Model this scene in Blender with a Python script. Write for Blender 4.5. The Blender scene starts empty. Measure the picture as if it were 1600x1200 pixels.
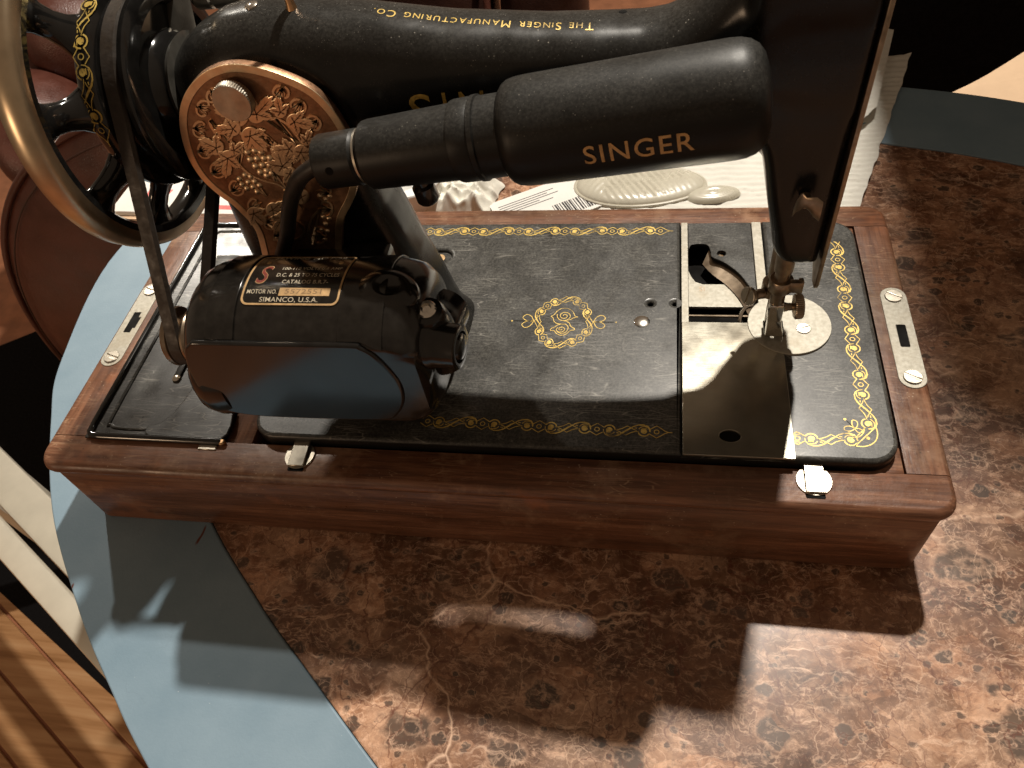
import bpy, bmesh, math, random
from math import sin, cos, pi, radians, hypot, atan2
from mathutils import Vector, Matrix, noise
from mathutils.bvhtree import BVHTree
SC = bpy.context.scene
COL = SC.collection
S = 0.001                                    # everything below is written in millimetres

# ------------------------------------------------------------------ camera, world, lamps, exposure
cd = bpy.data.cameras.new('camera'); cam = bpy.data.objects.new('camera', cd); COL.objects.link(cam)
cam.location = (0.3100666, -0.1678393, 0.3545416)
cam.rotation_euler = (0.670055, 0.1222366, 0.132904)
cd.sensor_width = 36; cd.lens = 26.505; cd.clip_start = 0.01; cd.clip_end = 50
cd.dof.use_dof = True; cd.dof.focus_distance = 0.36; cd.dof.aperture_fstop = 34.0
SC.camera = cam
W = bpy.data.worlds.new('World'); SC.world = W; W.use_nodes = True
W.node_tree.nodes['Background'].inputs['Color'].default_value = (1.0, 0.71, 0.48, 1)
W.node_tree.nodes['Background'].inputs['Strength'].default_value = 0.17

def lamp(name, loc, watts, color, radius):
    l = bpy.data.lights.new(name, 'POINT'); o = bpy.data.objects.new(name, l); COL.objects.link(o)
    o.location = [c * S for c in loc]; l.energy = watts; l.color = color; l.shadow_soft_size = radius * S
    return o
lamp('ceiling_bulb', (500, 750, 1426), 138, (1.0, 0.925, 0.815), 24)
lamp('warm_fill', (-1150, -1500, 420), 25, (1.0, 0.68, 0.43), 170)  # added warm fill from the front left, no lamp known there
ls = bpy.data.lights.new('shaded_lamp', 'SPOT'); lo = bpy.data.objects.new('shaded_lamp', ls); COL.objects.link(lo)   # a lamp in a deep shade, left of the table
lo.location = (-.640, 1.040, .965); ls.energy = 44; ls.color = (1.0, .92, .80); ls.shadow_soft_size = .022
ls.spot_size = radians(25); ls.spot_blend = .7
lo.rotation_euler = (Vector((-.02, .02, 0)) - lo.location).to_track_quat('-Z', 'Y').to_euler()
SC.view_settings.view_transform = 'Standard'; SC.view_settings.look = 'None'
SC.view_settings.exposure = 0.0; SC.view_settings.gamma = 1.0
SC.cycles.use_denoising = True
SC.cycles.max_bounces = 8; SC.cycles.caustics_reflective = False; SC.cycles.caustics_refractive = False
random.seed(7)

# ------------------------------------------------------------------ materials
class NT:
    def __init__(s, name):
        s.m = bpy.data.materials.new(name); s.m.use_nodes = True; s.t = s.m.node_tree
        s.b = s.t.nodes['Principled BSDF']; s.tc = s.t.nodes.new('ShaderNodeTexCoord')
        s.co = s.tc.outputs['Object']
    def put(s, sock, v):
        if hasattr(v, 'is_output') or isinstance(v, bpy.types.NodeSocket): s.t.links.new(v, sock)
        elif isinstance(v, (tuple, list)) and len(v) == 3 and sock.type == 'RGBA': sock.default_value = (*v, 1)
        else: sock.default_value = v
    def set(s, **k):
        for n, v in k.items():
            s.put(s.b.inputs[{'color': 'Base Color', 'rough': 'Roughness', 'metal': 'Metallic', 'spec': 'Specular IOR Level',
                              'trans': 'Transmission Weight', 'coat': 'Coat Weight', 'coatr': 'Coat Roughness', 'normal': 'Normal',
                              'sheen': 'Sheen Weight', 'alpha': 'Alpha', 'ior': 'IOR', 'sss': 'Subsurface Weight', 'aniso': 'Anisotropic'}[n]], v)
        return s
    def mapping(s, scale=(1, 1, 1), rot=(0, 0, 0), loc=(0, 0, 0), vec=None):
        n = s.t.nodes.new('ShaderNodeMapping'); s.put(n.inputs['Vector'], vec or s.co)
        n.inputs['Scale'].default_value = scale; n.inputs['Rotation'].default_value = rot; n.inputs['Location'].default_value = loc
        return n.outputs[0]
    def noise(s, scale, detail=4, rough=.55, vec=None, dist=0, color=False):
        n = s.t.nodes.new('ShaderNodeTexNoise'); s.put(n.inputs['Vector'], vec or s.co)
        n.inputs['Scale'].default_value = scale; n.inputs['Detail'].default_value = detail
        n.inputs['Roughness'].default_value = rough; n.inputs['Distortion'].default_value = dist
        return n.outputs['Color' if color else 'Fac']
    def voro(s, scale, feature='F1', vec=None, out='Distance', rnd=1):
        n = s.t.nodes.new('ShaderNodeTexVoronoi'); n.feature = feature; s.put(n.inputs['Vector'], vec or s.co)
        n.inputs['Scale'].default_value = scale; n.inputs['Randomness'].default_value = rnd
        return n.outputs[out]
    def wave(s, scale, dist=2, detail=2, vec=None, dscale=1.0):
        n = s.t.nodes.new('ShaderNodeTexWave'); s.put(n.inputs['Vector'], vec or s.co)
        n.inputs['Scale'].default_value = scale; n.inputs['Distortion'].default_value = dist
        n.inputs['Detail'].default_value = detail; n.inputs['Detail Scale'].default_value = dscale
        return n.outputs['Fac']
    def ramp(s, fac, *stops, interp='LINEAR'):
        n = s.t.nodes.new('ShaderNodeValToRGB'); s.put(n.inputs[0], fac); r = n.color_ramp; r.interpolation = interp
        for i, (p, c) in enumerate(stops):
            e = r.elements[i] if i < 2 else r.elements.new(p)
            e.position = p; e.color = (*c, 1) if isinstance(c, tuple) else (c, c, c, 1)
        return n.outputs[0]
    def mix(s, fac, a, b, mode='MIX'):
        n = s.t.nodes.new('ShaderNodeMix'); n.data_type = 'RGBA'; n.blend_type = mode
        s.put(n.inputs[0], fac); s.put(n.inputs[6], a); s.put(n.inputs[7], b)
        return n.outputs[2]
    def math(s, op, a, b=0.0):
        n = s.t.nodes.new('ShaderNodeMath'); n.operation = op; s.put(n.inputs[0], a); s.put(n.inputs[1], b)
        return n.outputs[0]
    def warp(s, vec, scale, amt, detail=3):
        c = s.noise(scale, detail, vec=vec, color=True)
        n = s.t.nodes.new('ShaderNodeVectorMath'); n.operation = 'SUBTRACT'; s.put(n.inputs[0], c); n.inputs[1].default_value = (.5, .5, .5)
        m = s.t.nodes.new('ShaderNodeVectorMath'); m.operation = 'SCALE'; s.put(m.inputs[0], n.outputs[0]); m.inputs['Scale'].default_value = amt
        a = s.t.nodes.new('ShaderNodeVectorMath'); a.operation = 'ADD'; s.put(a.inputs[0], vec or s.co); s.put(a.inputs[1], m.outputs[0])
        return a.outputs[0]
    def bump(s, h, strength=.3, dist=.001):
        n = s.t.nodes.new('ShaderNodeBump'); s.put(n.inputs['Height'], h)
        n.inputs['Strength'].default_value = strength; n.inputs['Distance'].default_value = dist
        s.put(s.b.inputs['Normal'], n.outputs[0]); return s

def simple(name, color, rough=.4, metal=0.0, vary=.25, scale=300, bump=0.0, **k):
    n = NT(name); f = n.noise(scale, 5)
    dark = tuple(c * (1 - vary) for c in color); light = tuple(min(1, c * (1 + vary)) for c in color)
    n.set(color=n.ramp(f, (.3, dark), (.7, light)), metal=metal,
          rough=n.ramp(n.noise(scale * .4, 4), (.3, max(.02, rough * .75)), (.7, min(1, rough * 1.25))), **k)
    if bump: n.bump(n.noise(scale, 5), bump, .0006)
    return n.m

def scratch(n, rotz, sx, sy, thr, seed):
    v = n.mapping((sx, sy, 1), (0, 0, rotz), (seed, seed * .7, 0))
    d = n.voro(1, 'DISTANCE_TO_EDGE', n.warp(v, .6, .25, 1))
    line = n.ramp(d, (0.0, 1.0), (thr, 0.0))
    gate = n.ramp(n.noise(38, 3, vec=n.mapping((1, 1, 1), (0, 0, 0), (seed * 1.3, seed, 0))), (.52, 0.0), (.64, 1.0))
    return n.math('MULTIPLY', line, gate)

def lacquer(name, dust=.5, scratches=True, haze=.045, r0=.2, spec=.4, film=.5):
    n = NT(name)
    cloud = n.noise(55, 6, .65)
    geo = n.t.nodes.new('ShaderNodeNewGeometry'); sep = n.t.nodes.new('ShaderNodeSeparateXYZ'); n.t.links.new(geo.outputs['Normal'], sep.inputs[0])
    up = n.ramp(sep.outputs['Z'], (.25, 0.0), (.85, 1.0))       # dust lies on what faces up
    fine = n.ramp(n.noise(850, 4, .75), (.40, .25), (.68, 1.0))
    base = n.mix(n.math('MULTIPLY', n.math('MULTIPLY', n.ramp(cloud, (.30, .35), (.70, 1.0)), fine), n.math('MULTIPLY', up, film)), (.007, .0068, .0062), (haze * 2.6, haze * 2.5, haze * 2.25))
    for sc_, thr, lo, amt in ((430, .14, .50, 1.0), (950, .17, .47, .8)):
        sp = n.ramp(n.voro(sc_), (.0, 1.0), (thr, 0.0))
        gate = n.ramp(n.noise(sc_ * .17, 3), (lo, 0.0), (lo + .16, 1.0))
        base = n.mix(n.math('MULTIPLY', n.math('MULTIPLY', sp, gate), n.math('MULTIPLY', n.math('ADD', n.math('MULTIPLY', up, .8), .2), dust * amt)), base, (.46, .43, .37))
    if scratches:
        s1 = scratch(n, .7, 42, 420, .035, 1.7); s2 = scratch(n, -.5, 38, 460, .03, 5.1); s3 = scratch(n, 1.9, 60, 380, .03, 9.4)
        sc = n.math('MAXIMUM', n.math('MAXIMUM', s1, s2), s3)
        base = n.mix(n.math('MULTIPLY', n.math('MULTIPLY', sc, up), .5), base, (.38, .36, .32))
    n.set(color=base, rough=n.ramp(n.noise(70, 5), (.3, r0), (.7, r0 + .14)), spec=spec)
    n.bump(n.noise(900, 3), .05, .0002)
    return n.m

M = {}
M['bed'] = lacquer('worn_black_lacquer_bed', .8, True, .050, .26, .4, 1.0)
M['lacq'] = lacquer('dusty_black_lacquer', 1.0, False, .034, .17, .4, .6)
M['tin'] = lacquer('black_japanned_tin', .45, True, .035, .24, .45, .9)
M['gloss'] = simple('black_gloss_enamel', (.008, .0075, .007), .12, scale=120, vary=.4, spec=.6)
M['bakelite'] = simple('black_bakelite', (.010, .0085, .007), .17, scale=200, vary=.5, spec=.6)
M['shade'] = lacquer('black_lamp_enamel', .6, False, .026, .36, .24, .9)
M['void'] = simple('recess_shade', (.005, .0045, .004), .8, scale=200, spec=.1)  # near-black that stands in for the shade inside holes and slots
M['iron'] = simple('dark_oily_steel', (.33, .26, .19), .36, 1.0, scale=260)
M['nickel'] = simple('worn_nickel', (.47, .43, .36), .38, 1.0, vary=.18, scale=240)
M['nickelwheel'] = simple('nickel_wheel_rim', (.56, .45, .31), .34, 1.0, vary=.2, scale=70)
M['chrome'] = simple('bright_plated_steel', (.74, .70, .63), .17, 1.0, vary=.12, scale=200)
def goldleaf():
    n = NT('rubbed_gold_transfer')
    c = n.ramp(n.noise(420, 4), (.3, (.52, .34, .07)), (.7, (.76, .55, .15)))
    c = n.mix(n.ramp(n.noise(75, 6, .7), (.52, 0.0), (.66, .85)), c, (.10, .065, .022))
    c = n.mix(n.ramp(n.noise(900, 3), (.60, 0.0), (.70, .9)), c, (.03, .022, .012))
    n.set(color=c, rough=.42, metal=.25)
    return n.m
M['gold'] = goldleaf()
M['goldtext'] = simple('copper_brown_lettering', (.42, .25, .10), .5, .1, vary=.3, scale=500)  # copper-brown, duller than the transfers on the bed
M['copper'] = simple('bare_brass_rim', (.72, .45, .24), .3, 1.0, scale=150)
M['red'] = simple('maroon_enamel', (.16, .03, .02), .4, scale=300)
M['tan'] = simple('bare_tan_metal', (.50, .32, .15), .5, .2, scale=400)
M['rubber'] = simple('dark_rubber', (.014, .011, .009), .5, scale=400, bump=.15)
M['belt'] = simple('black_leather_belt', (.028, .020, .014), .55, scale=500, bump=.3)

def brushed():
    n = NT('scuffed_steel_plate')
    v = n.mapping((160, 2600, 200), (0, 0, .12))
    f = n.noise(1, 3, vec=v); g = n.noise(60, 5)
    n.set(color=n.mix(n.ramp(n.noise(35, 5), (.45, 0.0), (.75, .6)), n.ramp(f, (.3, (.36, .345, .29)), (.7, (.50, .475, .40))), (.36, .30, .215)), metal=.86,
          rough=n.ramp(g, (.3, .165), (.7, .27)))
    n.bump(f, .06, .0002)
    return n.m
M['steel'] = brushed()
M['litlacq'] = simple('lit_grey_lacquer', (.075, .070, .060), .3, scale=150, vary=.4)  # black lacquer with its lit look put into a lighter grey

def needleplate():
    n = NT('matte_pitted_steel')
    f = n.noise(500, 4)
    n.set(color=n.mix(n.ramp(n.noise(60, 5), (.5, 0.0), (.75, .6)), n.ramp(f, (.3, (.29, .27, .22)), (.7, (.42, .395, .335))), (.29, .24, .165)), metal=.35, rough=.52, spec=.4)
    n.bump(f, .15, .0003)
    return n.m
M['nplate'] = needleplate()

def wood(axis):
    n = NT('worn_walnut_' + axis)
    sc = {'x': (9, 150, 150), 'y': (150, 9, 150)}[axis]
    v = n.warp(n.mapping(sc), .35, .9, 2)
    g = n.noise(1, 6, .65, vec=v)
    fine = n.noise(1, 3, .6, vec=n.mapping(tuple(c * 4.5 for c in sc)))
    base = n.ramp(g, (.28, (.066, .028, .014)), (.5, (.160, .067, .035)), (.72, (.27, .125, .068)))
    base = n.mix(n.ramp(fine, (.35, .55), (.6, 0.0)), base, (.045, .016, .009))
    base = n.mix(n.ramp(n.noise(22, 6, .7), (.53, 0.0), (.66, .6)), base, (.37, .215, .13))   # rubbed bare patches
    base = n.mix(n.ramp(n.noise(11, 4, .6), (.56, 0.0), (.70, .6)), base, (.10, .058, .036))  # grimy patches
    sp = n.math('MULTIPLY', n.ramp(n.voro(330), (.0, 1.0), (.16, 0.0)), n.ramp(n.noise(45, 3), (.5, 0.0), (.62, .8)))
    base = n.mix(sp, base, (.50, .38, .28))
    pit = n.math('MULTIPLY', n.ramp(n.voro(210), (.0, 1.0), (.13, 0.0)), n.ramp(n.noise(30, 3), (.54, 0.0), (.62, .9)))
    base = n.mix(pit, base, (.02, .010, .006))
    base = n.mix(n.ramp(n.noise(17, 5, .65, vec=n.mapping((1, 1, 1), (0, 0, 0), (4, 2, 7))), (.58, 0.0), (.66, .55)), base, (.30, .105, .042))   # redder varnish left in places
    geo = n.t.nodes.new('ShaderNodeNewGeometry'); sep = n.t.nodes.new('ShaderNodeSeparateXYZ'); n.t.links.new(geo.outputs['Normal'], sep.inputs[0])
    up = n.ramp(sep.outputs['Z'], (.5, 0.0), (.9, .6))      # knocks and scratches are on the top face
    for rz, sd_ in ((.5, 2.2), (1.3, 6.1), (-.35, 8.8)):
        base = n.mix(n.math('MULTIPLY', scratch(n, rz, 46, 560, .03, sd_), up), base, (.40, .25, .15))
    n.set(color=base, rough=n.ramp(n.noise(50, 5), (.3, .26), (.7, .5)), spec=.45)
    n.bump(n.math('ADD', n.math('MULTIPLY', g, .6), n.noise(160, 4)), .35, .0006)
    return n.m
M['wx'] = wood('x'); M['wy'] = wood('y')

def marble():
    n = NT('brown_marble_laminate')
    v1 = n.warp(n.co, 9, .09, 5); v2 = n.warp(n.co, 45, .022, 5); v3 = n.warp(v1, 70, .012, 4)
    tone = n.noise(30, 10, .74, vec=v2)
    base = n.ramp(tone, (.34, (.070, .030, .015)), (.45, (.195, .092, .047)), (.55, (.335, .175, .096)), (.70, (.52, .31, .185)))
    big = n.noise(7, 4, .6, vec=v1)
    base = n.mix(n.ramp(big, (.40, .55), (.56, 0.0)), base, (.10, .045, .026))
    big2 = n.noise(15, 5, .65, vec=n.mapping((1, 1, 1), (0, 0, 0), (5, 9, 2), vec=v1))
    base = n.mix(n.ramp(big2, (.50, 0.0), (.62, .6)), base, (.47, .30, .19))
    for sc_, lo_ in ((30, .42), (72, .55)):          # angular broken fragments of different tone
        sep = n.t.nodes.new('ShaderNodeSeparateColor'); n.t.links.new(n.voro(sc_, 'F1', n.warp(n.mapping((1, 1.5, 1), (0, 0, .5), (sc_, 1, 0)), sc_ * 1.7, .45 / sc_, 5), 'Color'), sep.inputs[0])
        base = n.mix(.85, base, n.ramp(sep.outputs[0], (.1, (lo_, lo_ * .93, lo_ * .88)), (.75, (1.0, 1.0, 1.0))), 'MULTIPLY')
    st = n.noise(1, 7, .74, vec=n.mapping((110, 330, 60), (0, 0, .5), vec=v2))
    base = n.mix(n.ramp(st, (.53, 0.0), (.66, .6)), base, (.52, .33, .215))
    st2 = n.noise(1, 7, .74, vec=n.mapping((330, 110, 60), (0, 0, .25), vec=v2))
    base = n.mix(n.ramp(st2, (.32, .65), (.45, 0.0)), base, (.075, .032, .018))
    for sc_, keep, lo, hi, amt, sd_ in ((22, .86, .31, .38, .82, 0.0), (42, .80, .29, .36, .86, 3.0), (80, .80, .28, .36, .85, 11.0), (160, .78, .26, .36, .8, 7.0)):   # dark fossil-like inclusions
        vv = n.warp(n.mapping((1, 1.25, 1), (0, 0, .4), (sd_, sd_, 0)), sc_ * 2.3, .62 / sc_, 5)
        d = n.ramp(n.voro(sc_, 'F1', vv), (lo, 1.0), (hi, 0.0))
        halo = n.ramp(n.voro(sc_, 'F1', vv), (hi, 1.0), (hi + .09, 0.0))
        sep = n.t.nodes.new('ShaderNodeSeparateColor'); n.t.links.new(n.voro(sc_, 'F1', vv, 'Color'), sep.inputs[0])
        gate = n.ramp(sep.outputs[0], (keep, 0.0), (keep + .02, amt))
        tint = n.ramp(sep.outputs[1], (.2, (.017, .012, .009)), (.8, (.055, .034, .024)))
        base = n.mix(n.math('MULTIPLY', n.math('MULTIPLY', halo, gate), .35), base, (.50, .32, .21))
        base = n.mix(n.math('MULTIPLY', d, gate), base, tint)
    for sc_, w, g0, g1, amt, vv in ((9, .010, .52, .62, .7, v1), (24, .010, .52, .62, .5, n.warp(n.co, 24, .045, 5)), (62, .018, .52, .62, .45, v2), (150, .05, .50, .60, .4, v3)):
        d = n.ramp(n.voro(sc_, 'DISTANCE_TO_EDGE', vv), (0.0, 1.0), (w, 0.0))
        gate = n.ramp(n.noise(sc_ * .5 + 4, 3, vec=n.mapping((1, 1, 1), (0, 0, 0), (sc_ * 2.0, 7, 0))), (g0, 0.0), (g1, amt))
        base = n.mix(n.math('MULTIPLY', d, gate), base, (.60, .41, .28))
    for rot, sd_ in ((.9, 3.0), (-.35, 8.0)):       # fibrous pale streaks
        f = n.noise(1, 6, .72, vec=n.mapping((30, 420, 60), (0, 0, rot), (sd_, 0, 0), vec=n.warp(n.co, 14, .06, 5)))
        gate = n.ramp(n.noise(12, 3, vec=n.mapping((1, 1, 1), (0, 0, 0), (sd_, 5, 0))), (.50, 0.0), (.64, .8))
        base = n.mix(n.math('MULTIPLY', n.ramp(f, (.57, 0.0), (.66, 1.0)), gate), base, (.58, .40, .28))
    for sc_, w in ((12, .012), (27, .014), (60, .022)):     # rusty hairline cracks
        d = n.ramp(n.voro(sc_, 'DISTANCE_TO_EDGE', n.warp(n.mapping((1, 1, 1), (0, 0, 1), (sc_, 0, 0)), 26, .05, 5)), (0.0, 1.0), (w, 0.0))
        base = n.mix(n.math('MULTIPLY', d, n.ramp(n.noise(11, 3, vec=n.mapping((1, 1, 1), (0, 0, 0), (0, sc_, 0))), (.48, 0.0), (.58, .85))), base, (.085, .026, .013))
    dust = n.math('MULTIPLY', n.ramp(n.voro(260), (.0, 1.0), (.045, 0.0)), n.ramp(n.noise(25, 2), (.5, 0.0), (.6, .9)))
    base = n.mix(dust, base, (.8, .76, .7))
    base = n.mix(n.ramp(n.noise(240, 6, .75, vec=v3), (.34, .45), (.5, 0.0)), base, (.085, .040, .024))      # fine mottling
    base = n.mix(n.ramp(n.noise(210, 6, .75, vec=v2), (.54, 0.0), (.68, .5)), base, (.52, .34, .23))
    base = n.mix(1.0, base, (1.46, 1.46, 1.52), 'MULTIPLY')
    n.set(color=base, rough=n.ramp(n.noise(40, 5), (.3, .26), (.7, .40)), spec=.5)
    n.bump(n.noise(130, 5), .08, .0004)
    return n.m
M['marble'] = marble()

def bluepaint():
    n = NT('chalky_blue_paint')
    base = n.ramp(n.noise(26, 6, .6), (.3, (.160, .238, .300)), (.7, (.205, .286, .350)))
    chip = n.math('MULTIPLY', n.ramp(n.voro(62, 'F1', n.warp(n.mapping((1, .32, 1), (0, 0, .55)), 60, .02, 3)), (.045, 1.0), (.085, 0.0)), n.ramp(n.noise(16, 2), (.42, 0.0), (.48, 1.0)))
    base = n.mix(chip, base, (.12, .035, .018))
    crack = n.math('MULTIPLY', n.ramp(n.voro(24, 'DISTANCE_TO_EDGE', n.warp(n.co, 30, .05, 4)), (0.0, 1.0), (.009, 0.0)), n.ramp(n.noise(9, 2), (.60, 0.0), (.66, .35)))
    base = n.mix(crack, base, (.10, .14, .17))
    dust = n.math('MULTIPLY', n.ramp(n.voro(210), (.0, 1.0), (.05, 0.0)), n.ramp(n.noise(20, 2), (.5, 0.0), (.58, .9)))
    base = n.mix(dust, base, (.85, .85, .82))
    n.set(color=base, rough=.48, spec=.4)
    n.bump(n.math('ADD', n.noise(700, 3), n.math('MULTIPLY', n.noise(60, 3), 1.5)), .12, .0006)
    return n.m
M['blue'] = bluepaint()

def leather(name, c):
    n = NT(name)
    base = n.ramp(n.noise(30, 5), (.3, tuple(x * .7 for x in c)), (.7, tuple(x * 1.25 for x in c)))
    n.set(color=base, rough=n.ramp(n.noise(60, 4), (.3, .30), (.7, .5)), spec=.5)
    n.bump(n.math('ADD', n.voro(420, 'DISTANCE_TO_EDGE'), n.noise(40, 4)), .35, .0012)
    return n.m
M['leather'] = leather('brown_leather', (.088, .028, .018))
M['darkleather'] = leather('dark_brown_leather', (.040, .016, .011))
M['blackcloth_shade'] = simple('black_cloth_and_shade', (.006, .0055, .006), .9, scale=500, bump=.2, spec=.1)  # coat cloth, also the black that stands in for shade

def paper(name, c=(.78, .75, .68), bump=.3, sc=380):
    n = NT(name)
    n.set(color=n.ramp(n.noise(60, 5), (.3, tuple(x * .93 for x in c)), (.7, c)), rough=.85, spec=.2)
    n.bump(n.noise(sc, 5), bump, .0006)
    return n.m
M['paper'] = paper('white_paper_towel', (.66, .64, .58)); M['card'] = paper('printed_card', (.74, .72, .68), .1)
M['kraft'] = paper('tan_cardboard', (.62, .44, .29), .3, 120)
M['ink'] = simple('black_ink', (.03, .028, .03), .7); M['redink'] = simple('red_ink', (.68, .15, .14), .7)
M['plasticbag'] = simple('crumpled_white_plastic', (.74, .72, .64), .32, scale=80, vary=.08, spec=.4)
M['clear'] = simple('milky_plastic', (.62, .58, .47), .28, scale=90, vary=.06, spec=.5, trans=.25)
M['porcelain'] = simple('white_glazed', (.72, .72, .70), .18, scale=60, vary=.04)
M['whitepaint'] = simple('cream_painted_wood', (.66, .61, .50), .4, scale=40, vary=.06, bump=.1)
def oak():
    n = NT('oak_floor_boards')
    v = n.warp(n.mapping((4, 70, 70), (0, 0, .5)), .4, 1.0, 3)
    g = n.noise(1, 6, .6, vec=v)
    n.set(color=n.ramp(g, (.3, (.30, .145, .055)), (.5, (.46, .245, .11)), (.72, (.56, .33, .165))), rough=.38)
    n.bump(g, .1, .0006)
    return n.m
M['oak'] = oak()
M['redfloor'] = simple('reddish_floor', (.44, .185, .095), .5, scale=20, vary=.25)

# ------------------------------------------------------------------ geometry helpers (millimetres)
ORG = {}
def empty(name, loc, label, cat):
    o = bpy.data.objects.new(name, None); COL.objects.link(o); o.empty_display_size = .02
    o.location = [c * S for c in loc]; ORG[o] = Vector(loc); o['label'] = label; o['category'] = cat
    return o
def mk(name, VF, mat, parent=None, smooth=True, label=None, cat=None, kind=None, sharp=38, ring=None):
    V, F = VF
    if parent is not None: O = ORG[parent]
    else:
        xs = [v[0] for v in V]; ys = [v[1] for v in V]
        O = Vector(((min(xs) + max(xs)) / 2, (min(ys) + max(ys)) / 2, min(v[2] for v in V)))
    me = bpy.data.meshes.new(name)
    me.from_pydata([((v[0] - O[0]) * S, (v[1] - O[1]) * S, (v[2] - O[2]) * S) for v in V], [], F)
    bm = bmesh.new(); bm.from_mesh(me); bmesh.ops.recalc_face_normals(bm, faces=bm.faces); bm.to_mesh(me); bm.free()
    if smooth:
        me.shade_smooth(); me.set_sharp_from_angle(angle=radians(sharp))
    me.materials.append(mat)
    o = bpy.data.objects.new(name, me); COL.objects.link(o); ORG[o] = O
    if parent is not None: o.parent = parent
    else: o.location = [c * S for c in O]
    if label: o['label'] = label
    if cat: o['category'] = cat
    if kind: o['kind'] = kind
    return o
def join(*parts):
    V, F = [], []
    for v, f in parts:
        k = len(V); V += list(v); F += [tuple(i + k for i in q) for q in f]
    return V, F
def xf(VF, f): return [f(*v) for v in VF[0]], VF[1]
def move(VF, dx=0, dy=0, dz=0): return xf(VF, lambda x, y, z: (x + dx, y + dy, z + dz))
def copy_at(o, d, parent=None, name=None):
    c = o.copy(); COL.objects.link(c); c.location = o.location + Vector(d) * S
    if parent: c.parent = parent
    return c
def bevelled(VF, w, seg=2):
    bm = bmesh.new(); vs = [bm.verts.new(v) for v in VF[0]]
    for f in VF[1]: bm.faces.new([vs[i] for i in f])
    bmesh.ops.recalc_face_normals(bm, faces=bm.faces)
    es = [e for e in bm.edges if len(e.link_faces) == 2 and e.calc_face_angle(0) > .5]
    bmesh.ops.bevel(bm, geom=es, offset=w, segments=seg, affect='EDGES', profile=.5)
    bm.verts.index_update()
    out = [tuple(v.co) for v in bm.verts], [tuple(v.index for v in f.verts) for f in bm.faces]; bm.free()
    return out
def box(x0, y0, z0, x1, y1, z1, bev=0, seg=2):
    V = [(x, y, z) for z in (z0, z1) for y in (y0, y1) for x in (x0, x1)]
    F = [(0, 2, 3, 1), (4, 5, 7, 6), (0, 1, 5, 4), (2, 6, 7, 3), (0, 4, 6, 2), (1, 3, 7, 5)]
    return bevelled((V, F), bev, seg) if bev else (V, F)
def loft(rings, cap=True, closed=True):
    n = len(rings[0]); V = [p for r in rings for p in r]; F = []
    for i in range(len(rings) - 1):
        for j in range(n if closed else n - 1):
            k = (j + 1) % n; F.append((i * n + j, i * n + k, (i + 1) * n + k, (i + 1) * n + j))
    if cap: F += [tuple(range(n))[::-1], tuple((len(rings) - 1) * n + j for j in range(n))]
    return V, F
def frame(d):
    d = Vector(d).normalized(); u = d.cross(Vector((0, 0, 1)))
    if u.length < 1e-3: u = Vector((1, 0, 0))
    u.normalize(); return d, u, u.cross(d)
def lathe(p0, d, prof, n=40, cap=True):
    """revolve [(distance along d, radius)] about the axis through p0"""
    d, u, w = frame(d); p0 = Vector(p0)
    return loft([[tuple(p0 + d * a + (u * cos(t) + w * sin(t)) * max(r, .001)) for t in (2 * pi * j / n for j in range(n))] for a, r in prof], cap)
def tube(pts, r, n=10, closed=False):
    P = [Vector(p) for p in pts]; R = r if isinstance(r, (list, tuple)) else [r] * len(P); rings = []; u = None
    m = len(P)
    for i, p in enumerate(P):
        t = (P[(i + 1) % m] - P[i - 1]) if closed else (P[min(i + 1, m - 1)] - P[max(i - 1, 0)])
        t.normalize()
        u = (frame(t)[1] if u is None else (u - t * u.dot(t)).normalized()); w = t.cross(u)
        rings.append([tuple(p + (u * cos(a) + w * sin(a)) * R[i]) for a in (2 * pi * j / n for j in range(n))])
    if closed:
        V, F = loft(rings, False); k = len(V) - n
        F += [(k + j, k + (j + 1) % n, (j + 1) % n, j) for j in range(n)]
        return V, F
    return loft(rings)
def spline(pts, n=8, closed=False):
    P = [Vector(p) for p in pts]; m = len(P); out = []
    for i in range(m if closed else m - 1):
        a, b, c, d = (P[(i - 1) % m], P[i], P[(i + 1) % m], P[(i + 2) % m]) if closed else (P[max(i - 1, 0)], P[i], P[i + 1], P[min(i + 2, m - 1)])
        for k in range(n):
            t = k / n
            out.append(.5 * (2 * b + (c - a) * t + (2 * a - 5 * b + 4 * c - d) * t * t + (3 * b - a - 3 * c + d) * t ** 3))
    if not closed: out.append(P[-1])
    return [tuple(p) for p in out]
def curve_mesh(cu):
    o = bpy.data.objects.new('shape', cu); me = o.to_mesh()
    out = [tuple(v.co) for v in me.vertices], [tuple(p.vertices) for p in me.polygons]
    o.to_mesh_clear(); bpy.data.objects.remove(o); bpy.data.curves.remove(cu)
    return out
def flat(loops, depth=0, bev=0, res=1):
    """filled 2D outline (inner loops are holes), z from 0 to depth"""
    cu = bpy.data.curves.new('shape', 'CURVE'); cu.dimensions = '2D'; cu.fill_mode = 'BOTH' if depth else 'FRONT'
    cu.extrude = max(0, depth / 2 - bev); cu.bevel_depth = bev; cu.bevel_resolution = res; cu.offset = -bev
    for l in loops:
        s = cu.splines.new('POLY'); s.points.add(len(l) - 1); s.use_cyclic_u = True
        for p, q in zip(s.points, l): p.co = (q[0], q[1], 0, 1)
    return move(curve_mesh(cu), 0, 0, depth / 2)
def text(s, size, bold=0.0, space=1.0, depth=0.0, align='CENTER'):
    cu = bpy.data.curves.new('lettering', 'FONT'); cu.body = s; cu.size = size; cu.offset = bold; cu.space_character = space
    cu.align_x = align; cu.align_y = 'CENTER'; cu.fill_mode = 'FRONT' if not depth else 'BOTH'; cu.resolution_u = 4; cu.extrude = depth
    return curve_mesh(cu)
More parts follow.
